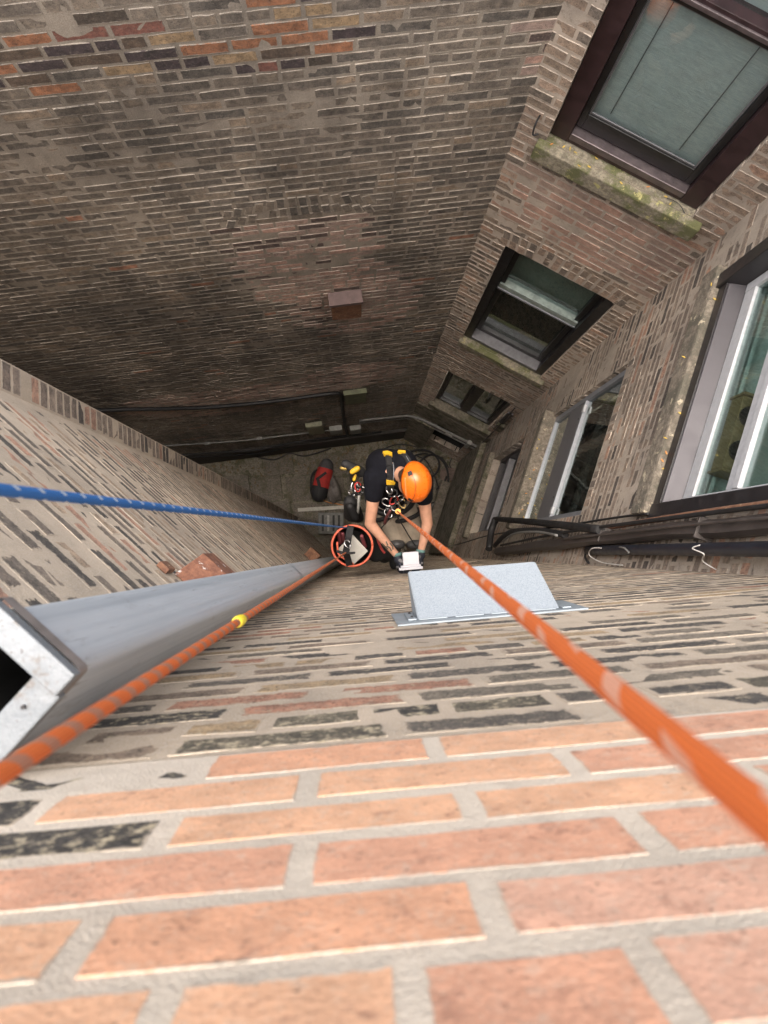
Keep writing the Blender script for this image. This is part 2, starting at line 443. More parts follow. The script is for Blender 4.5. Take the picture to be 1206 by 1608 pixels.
# ------------------------------------------------------------------ materials
MORT_A = (.47, .385, .29); MORT_C = (.262, .23, .195); MORT_W = (.47, .40, .335); MORT_D = (.40, .34, .28)
CHAR, OLIVE, BROWN = (.045, .042, .04), (.12, .10, .075), (.15, .105, .075)
RED, TAN, BUFF = (.36, .15, .085), (.38, .28, .17), (.46, .36, .22)
m_mortA = mortar_mat('mortar_sandy', MORT_A, (.32, .265, .205), (.8, 1.12)); m_mortC = mortar_mat('mortar_grey_brown', MORT_C, (.15, .13, .11), (.58, 1.3))
m_mortW = mortar_mat('mortar_pale', MORT_W, (.17, .14, .115)); m_mortD = mortar_mat('mortar_smeared', MORT_D, (.15, .13, .11))
m_orange = brick_mat('brick_orange', [(.3, (.66, .355, .22)), (.3, (.70, .41, .255)), (.25, (.63, .34, .225)), (.15, (.66, .39, .28))], (.60, .52, .42), smear=.0006, amp=.021, pits=.62, mott=.4, dust=.45, bmp=.45, wea=(.93, 1.05), blotch=.5)
PA = [(.16, (.07, .065, .06)), (.28, (.17, .148, .118)), (.2, (.13, .115, .098)), (.18, (.23, .178, .135)), (.11, TAN), (.07, (.38, .2, .135))]
m_oldA = brick_mat('brick_old_smeared', PA, MORT_A, (.30, .25, .2), soot=.2, smear=.0052, amp=.062, flecks=.45, pits=.54, smear_big=.006, dust=.75)
m_charA = brick_mat('brick_old_charred', [(.5, (.05, .047, .044)), (.25, (.13, .115, .085)), (.25, (.075, .07, .065))], (.50, .42, .32), (.30, .25, .2), soot=.35, smear=.003, amp=.04, flecks=.75, pits=.52, dust=.35)
m_oldB = brick_mat('brick_old_side', [(.16, (.08, .073, .067)), (.28, (.15, .128, .108)), (.2, (.2, .165, .135)), (.24, (.38, .29, .21)), (.12, (.42, .25, .18))], MORT_A, (.30, .25, .2), wea=(.8, 1.12), soot=.1, smear=.0066, amp=.062, flecks=.35, smear_big=.005)
PC = [(.3, (.15, .132, .115)), (.3, (.18, .155, .13)), (.17, (.12, .109, .098)), (.14, (.22, .185, .15)), (.07, (.27, .215, .165)), (.02, (.36, .19, .13))]
m_oldC = brick_mat('brick_sooty', PC, MORT_C, (.15, .13, .11), soot=.12, smear=.0018, amp=.042, dust=.65, wea=(.55, 1.4), flecks=.12, smear_big=.004)
m_topC = brick_mat('brick_sooty_mixed', [(.3, (.085, .07, .058)), (.2, (.12, .09, .07)), (.16, (.07, .055, .06)), (.14, (.34, .16, .09)), (.1, (.36, .26, .16)), (.1, (.22, .10, .08))], MORT_C, (.15, .13, .11), soot=.12, smear=.002, amp=.026, flecks=.2)
m_pinkC = brick_mat('brick_infill_pinkish', [(.4, (.42, .30, .255)), (.3, (.33, .25, .22)), (.2, (.46, .30, .25)), (.1, (.1, .075, .07))], (.36, .29, .25), (.2, .165, .145), smear=.003, amp=.03, smear_big=.004, wea=(.65, 1.3))
m_oldW = brick_mat('brick_weathered', [(.3, (.32, .245, .19)), (.25, (.26, .205, .16)), (.2, (.19, .16, .135)), (.15, (.40, .30, .235)), (.1, (.46, .3, .22))], MORT_W, (.17, .14, .115), soot=.15, smear=.002, amp=.026, flecks=.2, smear_big=.002)
m_pinkW = brick_mat('brick_pink_patch', [(.3, (.44, .285, .225)), (.3, (.4, .265, .21)), (.25, (.38, .285, .235)), (.15, (.33, .24, .2))], (.52, .46, .41), (.4, .35, .31), smear=-.0006, amp=.010, mott=.6, dust=.3, pits=.64)
m_oldD = brick_mat('brick_slit_smeared', [(.18, (.09, .078, .07)), (.34, (.21, .17, .14)), (.36, (.29, .235, .19)), (.12, (.42, .26, .19))], MORT_D, (.15, .13, .11), soot=.12, smear=.0015, amp=.03, flecks=.15, smear_big=.002)
m_stone = None
def stone_mat(name, col, moss, lich, thr=.5):
    t = NT(name); n1 = t.noise(6, 6, .7); n2 = t.noise(30, 6, .75); n3 = t.noise(160, 4, .6)
    c = t.mix(t.rng(n2, .35, .65), tuple(x * .6 for x in col), tuple(x * 1.25 for x in col))
    c = t.mix(t.rng(n1, thr - .06, thr + .08), c, moss); c = t.mix(t.rng(t.noise(17, 7, .75), .58, .64), c, lich)
    c = t.mix(t.rng(n3, .55, .72), c, t.mix(.6, c, (.03, .03, .025))); t.bump(t.math('ADD', n2, t.math('MULTIPLY', n3, .4)), .8, .01)
    return t.out(c, .95)
m_mossy = stone_mat('stone_mossy', (.27, .24, .18), (.13, .135, .06), (.42, .39, .17))
m_sillD = stone_mat('stone_limy', (.22, .19, .15), (.12, .11, .085), (.50, .44, .32), .53)
m_conc = stone_mat('concrete_damp', (.21, .185, .145), (.085, .085, .05), (.2, .17, .13), .52)
m_slab = stone_mat('concrete_paving', (.165, .145, .118), (.1, .095, .06), (.21, .16, .12), .54)
m_maroon = plain('paint_maroon', (.03, .015, .017), .42, var=.3)
m_sill_metal = plain('metal_flashing_mauve', (.15, .125, .13), .35, .6, var=.2)
m_blackframe = plain('paint_black', (.012, .012, .013), .4, var=.3)
m_white = plain('vinyl_white', (.46, .47, .485), .45, var=.1, scale=40, spots=(.32, .30, .27), spot_thr=.66)
m_alum = plain('aluminium_dull', (.27, .285, .31), .45, .3, var=.15)
m_alum_dark = plain('aluminium_dark', (.16, .16, .17), .5, .4, var=.2)  # darker aluminium tone for nosing, beads and stiles
m_greymetal = plain('metal_grey_trim', (.06, .056, .062), .42, .3, var=.12, scale=6)
m_darkmetal = plain('metal_dark_trim', (.03, .028, .03), .4, .2, var=.2)
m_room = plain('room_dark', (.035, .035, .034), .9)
m_roomteal = plain('room_pale_teal', (.46, .53, .515), .8, var=.15, scale=4, spots=(.60, .64, .62), spot_thr=.56)
m_blind = None
t = NT('blind_grey_green'); nn = t.noise(14, 4, .6, stretch=(1, 1, 7)); c = t.mix(t.rng(nn, .3, .7), (.44, .485, .47), (.52, .56, .545)); t.bump(nn, .25, .01); m_blind = t.out(c, .8)
m_curtain = plain('curtain_green', (.20, .26, .22), .8, var=.2, scale=5)
m_glass = glass('glass_window', (.86, .9, .9)); m_glass_teal = glass('glass_teal', (.78, .86, .84), boost=1.6); m_glass_dark = glass('glass_dusty', (.6, .65, .64), boost=1.8, dirt=.06)
m_galv = None
t = NT('galvanised_sheet')
n1 = t.noise(70, 5, .65, stretch=(1, 1, .006)); n2 = t.noise(130, 5, .7, stretch=(1, 1, .04)); n3 = t.noise(9, 7, .75, stretch=(1.6, 1.6, .5))
c = t.mix(t.rng(n1, .3, .7), (.48, .53, .57), (.60, .645, .68)); c = t.mix(t.rng(n2, .6, .8), c, (.10, .10, .10)); c = t.mix(t.rng(n3, .56, .74, 0, .75), c, (.17, .155, .14)); c = t.mix(t.rng(t.noise(260, 4, .7, stretch=(1, 1, .1)), .68, .74, 0, .6), c, (.62, .65, .68))
t.bump(n2, .25, .003); m_galv = t.out(c, t.rng(n2, .3, .7, .38, .55), .3)
t = NT('painted_sheet_pale'); n1 = t.noise(40, 7, .75); n3 = t.noise(160, 4, .7)
c = t.mix(t.rng(n1, .35, .7), (.165, .185, .2), (.23, .25, .265)); c = t.mix(t.rng(t.noise(30, 7, .8), .55, .66, 0, .8), c, (.13, .115, .10)); c = t.mix(t.rng(n3, .63, .70), c, (.07, .06, .055)); t.bump(n3, .4, .003); m_rim = t.out(c, .5, .1)
t = NT('painted_sheet_blistered'); n1 = t.noise(420, 4, .7, stretch=(1, 1, .6)); n2 = t.noise(300, 3, .6); n3 = t.noise(7, 5, .6)
c = t.mix(t.rng(n1, .36, .6), (.235, .275, .31), (.36, .405, .445)); c = t.mix(t.rng(n2, .66, .72), c, (.09, .1, .11)); c = t.mix(t.rng(n3, .55, .75), c, (.38, .42, .45))
t.bump(n1, .5, .003); m_blister = t.out(c, .55, .05)
t = NT('rust_flaking'); n1 = t.noise(30, 6, .75); n2 = t.noise(16, 6, .75)
c = t.mix(t.rng(n1, .35, .65), (.13, .055, .035), (.27, .12, .07)); c = t.mix(t.rng(n2, .60, .64), c, (.62, .58, .54)); t.bump(n1, .6, .004); m_rust_flake = t.out(c, .85)
t = NT('rust_brown'); n1 = t.noise(20, 6, .75); n2 = t.noise(60, 5, .75)
c = t.mix(t.rng(n1, .35, .65), (.14, .065, .04), (.25, .125, .07)); c = t.mix(t.rng(n2, .60, .66), c, (.50, .38, .24)); t.bump(n1, .5, .004); m_rust = t.out(c, .85)
m_cable = plain('rubber_black', (.016, .016, .017), .6, var=.3)
m_pipe_dark = plain('pipe_dark_grey', (.07, .06, .055), .5, .1, var=.35, scale=9, spots=(.11, .09, .08))
m_pipe_navy = plain('pipe_navy', (.02, .022, .03), .4)
m_conduit = plain('conduit_grey', (.22, .22, .21), .5, .3)
m_box_grey = plain('box_grey', (.30, .30, .28), .6); m_box_olive = plain('box_olive', (.15, .16, .10), .8, var=.3)
m_whitewire = plain('wire_white', (.6, .58, .54), .6)
m_leaf = plain('leaf_yellow', (.55, .38, .07), .7, var=.25); m_leaf2 = plain('leaf_orange', (.5, .22, .06), .7, var=.25)

# ------------------------------------------------------------------ ground
bm = bmesh.new(); bmesh.ops.create_grid(bm, x_segments=90, y_segments=90, size=9)
for v in bm.verts: v.co.z = -.03 + noise.noise(v.co * 2.2) * .012
g = mesh_obj('ground', bm, m_conc, None, True); g['kind'] = 'structure'
k = 0
for gx in range(-9, 5):
    for gy in range(-2, 5):
        cx, cy = gx * .62 + (gy % 2) * .21 + random.uniform(-.03, .03), gy * .5 + .22
        if not (-5.2 < cx < 1.6 and -.05 < cy < 2.0 + cx * .13): continue
        if cx > .1 and cy > .4: continue
        hx, hy = .295 + random.uniform(-.03, .008), .238 + random.uniform(-.03, .006); zt = random.uniform(0, .014); a = random.uniform(-.02, .02) + .1
        bm = bmesh.new(); R2 = Matrix.Rotation(a, 3, 'Z'); c0 = Vector((cx, cy, 0))
        q = [R2 @ Vector((sx * hx + random.uniform(-.012, .012), sy * hy + random.uniform(-.012, .012), 0)) + c0 for sx, sy in ((-1, -1), (1, -1), (1, 1), (-1, 1))]
        add_box(bm, [p + Vector((0, 0, -.06)) for p in q] + [p + Vector((0, 0, zt)) for p in q], .006)
        bmesh.ops.recalc_face_normals(bm, faces=bm.faces); mesh_obj('paving_slab', bm, m_slab, g)

# ------------------------------------------------------------------ wall A: the wall right under the camera
wa = thing('brick_wall', WA.P(LEN_A / 2, H), 'old brick wall under the vent hood, its uppermost courses relaid in clean orange brick', 'wall')
zsA = [.116, .189, .262, .334, .406, .479, .5475, .624, .706]
while zsA[-1] < H: zsA.append(zsA[-1] + .0735)
jA = {7: (.215, .457), 6: (.2135, .348), 5: (.2135, .464), 4: (.210, .355), 3: (.2085, .249), 2: (.106, .304), 1: (.209, .30), 0: (.209, .40)}
jA = {k: (p, ph) for k, (p, ph) in jA.items()}
def styA(a, z, k):
    lim = {7: .255, 6: .18, 5: .20, 4: .02}.get(k, -9 if k < 4 else 9)
    return m_orange if k <= 7 and k >= 0 and a > lim else m_charA if z < .95 - a * .14 and noise.noise(Vector((a * 4, z * 9, 2))) < .25 - a * .25 else m_oldA
brA = lay_courses(-.02, LEN_A + .02, zsA, [], joints=jA, gap=.0145)
build_bricks(WA, wa, brA, styA, hfrac=.80, clean_mats=(m_orange,), flush_mats=(m_oldA, m_charA))
m_mortN = mortar_mat('mortar_fresh_pale', (.64, .565, .465), (.5, .43, .35), (.93, 1.05))
mortar_sheet(WA, wa, -.06, LEN_A + .06, .10, .702, [], m_mortN, o=-.0002, amp=.0002, step=.02, near=lambda z: .012, name='mortar_new')
mortar_sheet(WA, wa, -.06, LEN_A + .06, .703, H + .1, [], m_mortA, o=-.0001, amp=.0003, step=.02, near=lambda z: min(.12, max(.008, .02 * z)))
boxed('coping', WA, -.5, LEN_A + .3, .02, .098, -.42, -.012, m_orange, wa)
boxed('parapet_backing', WA, -.5, LEN_A + .3, .10, 1.5, -.42, -.06, m_mortA, wa)

# ------------------------------------------------------------------ wall B: the splayed wall on the left with a bull-nosed end
wb = thing('brick_wall', WB.P(LEN_B / 2, H), 'splayed brick wall behind the downspout, its dark bricks half buried in sandy mortar', 'wall')
zsB = courses(.85, H, .0735)
build_bricks(WB, wb, lay_courses(-.05, LEN_B - .045, zsB, [], gap=.018), lambda a, z, k: m_oldB, hfrac=.80, flush_mats=(m_oldB,))
mortar_sheet(WB, wb, -.1, LEN_B, .85, H + .1, [], m_mortA, o=-.0001, amp=.0003, step=.03, near=lambda z: min(.14, max(.02, .03 * z)))
BE = WB.P(LEN_B, 0); e2 = Vector((-.06, 1.0, 0)).normalized()
WS = Wall((BE.x, BE.y), (e2.x, e2.y), (e2.y, -e2.x))
build_bricks(WS, wb, lay_courses(.004, .112, zsB, [], bond=.3, gap=.008, jitter=0, header_every=0), lambda a, z, k: m_oldD, hfrac=.86, limit=150, flush_mats=(m_oldD,))
mortar_sheet(WS, wb, 0, .112, .85, H + .1, [], m_mortA, o=-.0001, amp=.0003, step=.04, near=lambda z: .08, name='mortar_end')
q0 = WS.P(.112, 0); WR = Wall((q0.x, q0.y), (-1, .1), (.1, 1))
mortar_sheet(WR, wb, 0, 5, .85, H + .1, [], m_oldB, o=0, amp=.004, step=.2, near=lambda z: .2, name='alley_face')

# ------------------------------------------------------------------ wall C: the big wall opposite
wc = thing('brick_wall', WC.P(2, H), 'broad sooty brick wall opposite, with a bricked-up arch and a rusty box on it', 'wall')
zsC = courses(2.3, H, .0735)
ARCH = (.72, 1.72, 4.25)                                # bricked-up arched opening
def inarch(a, z): return .76 < a < 1.74 and 4.42 < z < 5.75
def styC(a, z, k):
    p = Vector((a * 1.3, z * 1.1, 3))
    if k == -1: return m_oldC
    if inarch(a, z) and noise.noise(p * .9) > -.35: return m_pinkC
    if z < 3.0 + .25 * noise.noise(p) and noise.noise(p * 1.7 + Vector((5, 0, 0))) + (a - .8) * .16 > .06: return m_topC
    if noise.noise(Vector((a * .55, z * .5, 9))) > .34: return m_pinkC
    return m_oldC
ext = []
for row, (zz, hh) in enumerate(((4.20, .105), (4.315, .1))):
    for i in range(14):
        a = .80 + i * .067; u = (a - 1.24) / .5
        ext.append((a + random.uniform(-.004, .004), zz + .10 * u * u, hh, .054, math.pi / 2 - u * .35))
brC = [b for b in lay_courses(-.03, 5.6, zsC, [], header_every=0, split=.2, jitter=.018) if not (.78 < (b[0] + b[1]) / 2 < 1.70 and 4.16 < b[2] + .036 - .1 * (((b[0] + b[1]) / 2 - 1.24) / .5) ** 2 < 4.37)]
build_bricks(WC, wc, brC, styC, hfrac=.83, extra=ext)
boxed('coping', WC, -.2, 5.7, 2.2, 2.29, -.4, .02, m_conc, wc)
mortar_sheet(WC, wc, -.1, 5.7, 2.29, H + .1, [], m_mortC, o=-.0024, amp=.0018, step=.07, near=lambda z: .07)

# ------------------------------------------------------------------ wall W: the end wall with three windows
OW = [(.17, 1.055, 1.70, 3.66), (.21, 1.105, 4.93, 7.12), (.22, 1.10, 8.43, 10.2), (.44, 1.02, 11.35, 12.9)]
ww = thing('brick_wall', WW.P(LEN_W / 2, H), 'narrow brick wall with three stacked windows and a pink brick patch under the top sill', 'wall')
zsW = courses(.9, H, .0735)
def styW(a, z, k):
    if k >= 0 and 3.9 < z < 4.62 + .1 * noise.noise(Vector((a * 5, 0, 0))) and .10 < a < 1.19 + .04 * noise.noise(Vector((z * 9, 3, 0))): return m_pinkW
    return m_oldW
ext = []
for row, zz in enumerate((4.865, 4.755)):
    for i in range(15):
        a = .19 + i * .067; u = (a - .66) / .5
        ext.append((a, zz + .02 * u * u, .1, .055, math.pi / 2 - u * .12))
for i in range(14): ext.append((.22 + i * .066, 8.37, .1, .055, math.pi / 2))
bw = [b for b in lay_courses(-.02, LEN_W + .02, zsW, OW, header_every=0, split=.15) if not (.15 < (b[0] + b[1]) / 2 < 1.14 and (4.69 < (b[2] + b[3]) / 2 < 4.93 or 8.31 < (b[2] + b[3]) / 2 < 8.43))]
build_bricks(WW, ww, bw, styW, extra=ext, limit=300)
mortar_sheet(WW, ww, -.1, LEN_W + .08, .9, H + .1, OW, m_mortW, o=-.002, amp=.0018, step=.06, near=lambda z: .06, depth=.2)

# ------------------------------------------------------------------ wall D: the wall on the right
OD = [(.385, 1.575, 1.2, 3.50), (.44, 1.53, 4.70, 6.66), (.45, 1.53, 7.75, 9.65)]
wd = thing('brick_wall', WD.P(LEN_D / 2, H), 'brick wall on the right with white sliding window and dark slit-like bricks showing through smeared mortar', 'wall')
zsD = courses(.9, H, .0735)
ext = [(.46 + i * .066, zz, .1, .055, math.pi / 2) for zz in (4.63, 7.69) for i in range(17)]
bd = [b for b in lay_courses(-.02, LEN_D + .02, zsD, OD, header_every=0, split=.15) if not (.42 < (b[0] + b[1]) / 2 < 1.56 and (4.57 < (b[2] + b[3]) / 2 < 4.7 or 7.63 < (b[2] + b[3]) / 2 < 7.75))]
build_bricks(WD, wd, bd, lambda a, z, k: m_oldW if (k == -1 or noise.noise(Vector((a * 2, z * .8, 1))) > .25) else m_oldD, hfrac=.76, extra=ext, flush_mats=(m_oldD,))
mortar_sheet(WD, wd, -.08, LEN_D + .06, .9, H + .1, OD, m_mortD, o=-.0002, amp=.0012, step=.05, near=lambda z: .06, depth=.2)

# ------------------------------------------------------------------ windows
def ring(bm, w, s0, s1, z0, z1, wd_, o0, o1, bev=.003, bottom=None, top=None):
    b = wd_ if bottom is None else bottom; tp = wd_ if top is None else top
    wbox(bm, w, s0, s0 + wd_, z0, z1, o0, o1, bev); wbox(bm, w, s1 - wd_, s1, z0, z1, o0, o1, bev)
    if tp: wbox(bm, w, s0 + wd_ + .0005, s1 - wd_ - .0005, z0, z0 + tp, o0, o1 - .002, bev)
    if b: wbox(bm, w, s0 + wd_ + .0005, s1 - wd_ - .0005, z1 - b, z1, o0, o1 - .002, bev)
def ringo(name, w, s0, s1, z0, z1, wd_, o0, o1, m, parent, **k):
    bm = bmesh.new(); ring(bm, w, s0, s1, z0, z1, wd_, o0, o1, **k); return mesh_obj(name, bm, m, parent)
def room(w, parent, s0, s1, z0, z1, o0, o1, m, name='room'):
    bm = bmesh.new(); P = w.P
    c = [P(s0, z1, o0), P(s1, z1, o0), P(s1, z0, o0), P(s0, z0, o0), P(s0, z1, o1), P(s1, z1, o1), P(s1, z0, o1), P(s0, z0, o1)]
    v = [bm.verts.new(p) for p in c]
    for f in ((4, 5, 6, 7), (0, 1, 5, 4), (1, 2, 6, 5), (2, 3, 7, 6), (3, 0, 4, 7)): bm.faces.new([v[i] for i in f])
    return mesh_obj(name, bm, m, parent)
# W1 maroon sash window
f1 = ringo('window', WW, .172, 1.053, 1.705, 3.655, .10, -.2, -.045, m_maroon, ww, bottom=.03)
f1['label'] = 'maroon framed window with a grey-green blind behind its glass'
boxed('nosing', WW, .274, .951, 3.575, 3.622, -.2, -.04, m_sill_metal, f1)
ringo('sash', WW, .274, .951, 2.60, 3.56, .034, -.115, -.085, m_blackframe, f1, bottom=.11, top=.05)
ringo('glazing_bead', WW, .310, .915, 2.652, 3.448, .010, -.105, -.093, m_alum_dark, f1, bottom=.014)
ringo('upper_sash', WW, .276, .949, 1.74, 2.59, .034, -.16, -.06, m_maroon, f1, bottom=.035)
boxed('meeting_rail', WW, .276, .949, 2.575, 2.598, -.10, -.052, m_sill_metal, f1)
boxed('pane', WW, .322, .903, 2.665, 3.434, -.104, -.1, m_glass, f1, 0)
boxed('pane', WW, .311, .914, 1.775, 2.553, -.114, -.110, m_glass, f1, 0)
bm = bmesh.new(); nx, nz = 10, 60; gv = []
for j in range(nz + 1):
    gv.append([bm.verts.new(WW.P(.275 + .675 * i / nx, 1.72 + 1.85 * j / nz, -.132 + .004 * noise.noise(Vector((i * .5, j * .8, 0))))) for i in range(nx + 1)])
for j in range(nz):
    for i in range(nx): bm.faces.new((gv[j][i], gv[j][i + 1], gv[j + 1][i + 1], gv[j + 1][i]))
mesh_obj('blind', bm, m_blind, f1, True)
for s in (.405, .795): tube('blind_cord', [WW.P(s, 1.75, -.124), WW.P(s, 3.42, -.124)], .0022, m_alum_dark, f1, 5)
room(WW, ww, .18, 1.045, 1.7, 3.66, -.2, -.6, m_room)
s1 = boxed('window_sill', WW, .13, 1.125, 3.665, 3.80, -.1, .05, m_mossy, ww, .012)
# W2 black window, lit look of upper sash put into pale green rail and curtain colours
f2 = ringo('window', WW, .212, 1.103, 4.935, 7.115, .075, -.2, -.03, m_blackframe, ww, bottom=.02, top=.02)
f2['label'] = 'black framed window with a pale meeting rail across it'
boxed('nosing', WW, .29, 1.025, 7.03, 7.09, -.19, -.025, m_alum_dark, f2)
ringo('upper_sash', WW, .289, 1.026, 4.96, 5.86, .045, -.17, -.10, m_blackframe, f2, bottom=.02)
boxed('meeting_rail', WW, .295, 1.02, 5.72, 5.80, -.165, -.085, plain('rail_pale_green', (.30, .36, .33), .5), f2)
boxed('rail_edge', WW, .29, 1.025, 5.805, 5.835, -.165, -.08, m_alum, f2)
ringo('sash', WW, .289, 1.026, 5.84, 7.02, .05, -.19, -.12, m_blackframe, f2, bottom=.08, top=.03)
boxed('pane', WW, .335, .98, 4.985, 5.72, -.142, -.138, m_glass, f2, 0)
boxed('pane', WW, .338, .977, 5.865, 6.945, -.162, -.158, m_glass_dark, f2, 0)
boxed('curtain', WW, .30, 1.015, 4.95, 5.78, -.225, -.215, m_curtain, f2)
room(WW, ww, .22, 1.095, 4.94, 7.1, -.2, -.7, m_room)
boxed('window_sill', WW, .19, 1.165, 7.125, 7.25, -.1, .05, m_mossy, ww, .012)
# W3 basement window
f3 = ringo('window', WW, .222, 1.098, 8.435, 10.19, .05, -.2, -.07, m_blackframe, ww)
f3['label'] = 'black two-light basement window with dark dusty panes'
boxed('mullion', WW, .605, .72, 8.486, 10.139, -.19, -.075, m_blackframe, f3)
for a, b in ((.275, .602), (.723, 1.045)):
    ringo('sash', WW, a, b, 8.49, 10.135, .022, -.18, -.11, m_darkmetal, f3); boxed('pane', WW, a + .023, b - .023, 8.52, 10.11, -.142, -.138, m_glass_dark, f3, 0)
room(WW, ww, .23, 1.09, 8.44, 10.18, -.2, -.8, m_room)
boxed('window_sill', WW, .17, 1.17, 10.2, 10.42, -.1, .06, m_conc, ww, .015)
boxed('concrete_band', WW, .0, 1.24, 10.62, 11.33, -.01, .03, m_conc, ww, .012)
room(WW, ww, .445, 1.015, 11.355, 12.895, -.01, -1, plain('void_dark', (.02, .02, .02), .9), 'cellar_opening')
# D1 white slider
f1 = ringo('window', WD, .395, 1.54, 1.25, 3.34, .045, -.10, -.065, m_white, wd, bottom=.095)
f1['label'] = 'white sliding window with teal-tinted panes and grey metal sill'
bm = bmesh.new(); P = WD.P
add_box(bm, [P(.393, 3.43, -.10), P(1.543, 3.43, -.10), P(1.543, 3.43, .004), P(.393, 3.43, .004), P(.393, 3.343, -.10), P(1.543, 3.343, -.10), P(1.543, 3.385, .004), P(.393, 3.385, .004)], .002); bmesh.ops.recalc_face_normals(bm, faces=bm.faces); mesh_obj('sill_flashing', bm, m_greymetal, f1)
boxed('sill_shadow_strip', WD, .393, 1.543, 3.388, 3.468, .0045, .014, m_darkmetal, f1, .001)  # dark strip stands in for the shadow line in front of the flashing
boxed('jamb_cover', WD, 1.545, 1.625, 1.2, 3.47, -.22, .02, m_darkmetal, f1)
boxed('jamb_cover', WD, .315, .392, 1.2, 3.56, -.22, .03, m_darkmetal, f1)
boxed('meeting_rail', WD, .441, 1.494, 2.885, 2.945, -.10, -.068, m_white, f1); boxed('meeting_rail', WD, .441, 1.494, 2.835, 2.882, -.10, -.06, m_white, f1)
boxed('stile', WD, .905, .965, 1.3, 2.834, -.10, -.067, m_white, f1)
boxed('latch', WD, .915, .955, 2.80, 2.832, -.066, -.045, m_white, f1)
boxed('pane', WD, .441, 1.494, 2.946, 3.244, -.085, -.081, m_glass_teal, f1, 0); boxed('pane', WD, .441, .904, 1.3, 2.834, -.085, -.081, m_glass_teal, f1, 0); boxed('pane', WD, .966, 1.494, 1.3, 2.834, -.085, -.081, m_glass_teal, f1, 0)
room(WD, wd, .40, 1.54, 1.1, 3.338, -.101, -1.7, m_roomteal)
boxed('inner_track', WD, .42, 1.52, 3.27, 3.30, -.135, -.105, m_white, f1); boxed('inner_track', WD, .42, 1.52, 3.28, 3.32, -.17, -.15, m_roomteal, f1)
boxed('window_sill', WD, .26, 1.60, 3.475, 3.66, -.1, .05, m_sillD, wd, .02)
# D2 aluminium window
f2 = ringo('window', WD, .445, 1.525, 4.71, 6.64, .045, -.09, -.03, m_alum, wd, bottom=.05, top=.06)
f2['label'] = 'dull aluminium window with a wide grey stile between its panes'
boxed('wide_stile', WD, .478, 1.492, 5.69, 6.12, -.065, -.038, plain('aluminium_mid', (.19, .19, .2), .5, .25, var=.12), f2)
boxed('stile_edge', WD, .478, 1.492, 5.64, 5.687, -.065, -.028, m_alum, f2)
for s in (.53, 1.40): boxed('hinge', WD, s, s + .06, 5.62, 5.67, -.04, -.022, m_white, f2)
for s in (.62, 1.3): boxed('screw_plate', WD, s, s + .012, 5.74, 5.76, -.0375, -.035, m_darkmetal, f2, .001)
boxed('pane', WD, .476, 1.494, 6.123, 6.593, -.058, -.054, m_glass_dark, f2, 0); boxed('pane', WD, .476, 1.494, 4.752, 5.653, -.058, -.054, m_glass_dark, f2, 0)
room(WD, wd, .45, 1.52, 4.715, 6.65, -.2, -1.1, m_room)
boxed('inner_rail', WD, .47, 1.5, 5.42, 5.52, -.16, -.13, m_box_grey, f2); boxed('inner_rail', WD, .47, 1.5, 5.60, 5.66, -.26, -.22, m_box_grey, f2)
tube('inner_bar', [WD.P(1.05, 5.6, -.15), WD.P(.98, 4.9, -.30)], .02, m_box_grey, f2, 6)
boxed('window_sill', WD, .40, 1.58, 6.60, 6.76, -.1, .085, m_sillD, wd, .02)
# D3 lower window
f3 = ringo('window', WD, .455, 1.525, 7.76, 9.5, .05, -.2, -.08, m_darkmetal, wd, bottom=.06)
f3['label'] = 'lowest dark window in the right-hand wall, partly boarded in grey'
boxed('wide_stile', WD, .51, 1.47, 8.9, 9.05, -.17, -.09, m_alum_dark, f3); boxed('stile_edge', WD, .51, 1.47, 8.25, 8.4, -.17, -.1, m_alum_dark, f3)
boxed('pane', WD, .505, 1.475, 7.81, 9.44, -.19, -.186, m_glass_dark, f3, 0)
room(WD, wd, .46, 1.52, 7.76, 9.6, -.2, -.9, m_room)
boxed('window_sill', WD, .36, 1.60, 9.66, 9.85, -.1, .07, m_conc, wd, .02)
boxed('concrete_base', WD, 0, LEN_D - .02, 10.9, H + .02, .004, .10, m_conc, wd, .02)
boxed('concrete_base', WW, 0, .43, 11.5, H + .02, .004, .10, m_conc, ww, .02)
boxed('concrete_base', WC, .01, 5.5, 12.9, H + .02, .004, .07, plain('base_dark', (.06, .055, .05), .9), wc, .01)
# ------------------------------------------------------------------ downspout
K = Vector((-.268, -.111)); dB, nB = WB.d, WB.n
def spout_ring(z, a0, a1, b0, b1, r=.012):
    """rectangle: a along the wall, b towards the wall, corner K at a=b=0; rounded corners"""
    pts = []
    for cx, cy, st in ((a1 - r, b1 - r, 0), (a0 + r, b1 - r, 1), (a0 + r, b0 + r, 2), (a1 - r, b0 + r, 3)):
        for i in range(5):
            t_ = (st + i / 4) * math.pi / 2
            a, b = cx + r * math.cos(t_), cy + r * math.sin(t_)
            q = K + dB * a - nB * b; pts.append(Vector((q.x, q.y, H - z)))
    return pts
def loft(name, rings, m, parent, cap=True, smooth=True, closed_top=True):
    bm = bmesh.new(); vs = [[bm.verts.new(p) for p in r] for r in rings]; n = len(vs[0])
    for i in range(len(vs) - 1):
        for k in range(n):
            f = bm.faces.new((vs[i][k], vs[i][(k + 1) % n], vs[i + 1][(k + 1) % n], vs[i + 1][k])); f.smooth = smooth
    bmesh.ops.recalc_face_normals(bm, faces=bm.faces); return mesh_obj(name, bm, m, parent)
dsp = thing('downspout', Vector((K.x, K.y, 0)), 'big square galvanised downspout in the wall corner with a pale open metal rim', 'downspout')
zz = [.67 + i * .35 for i in range(38)]
outer = [spout_ring(z, 0, .093, 0, .13, .016) for z in zz if z < H - .02]
for r in outer:
    for i, p in enumerate(r): p += Vector((noise.noise(p * 3), noise.noise(p * 3 + Vector((7, 0, 0))), 0)) * .0018
loft('pipe', outer, m_galv, dsp)
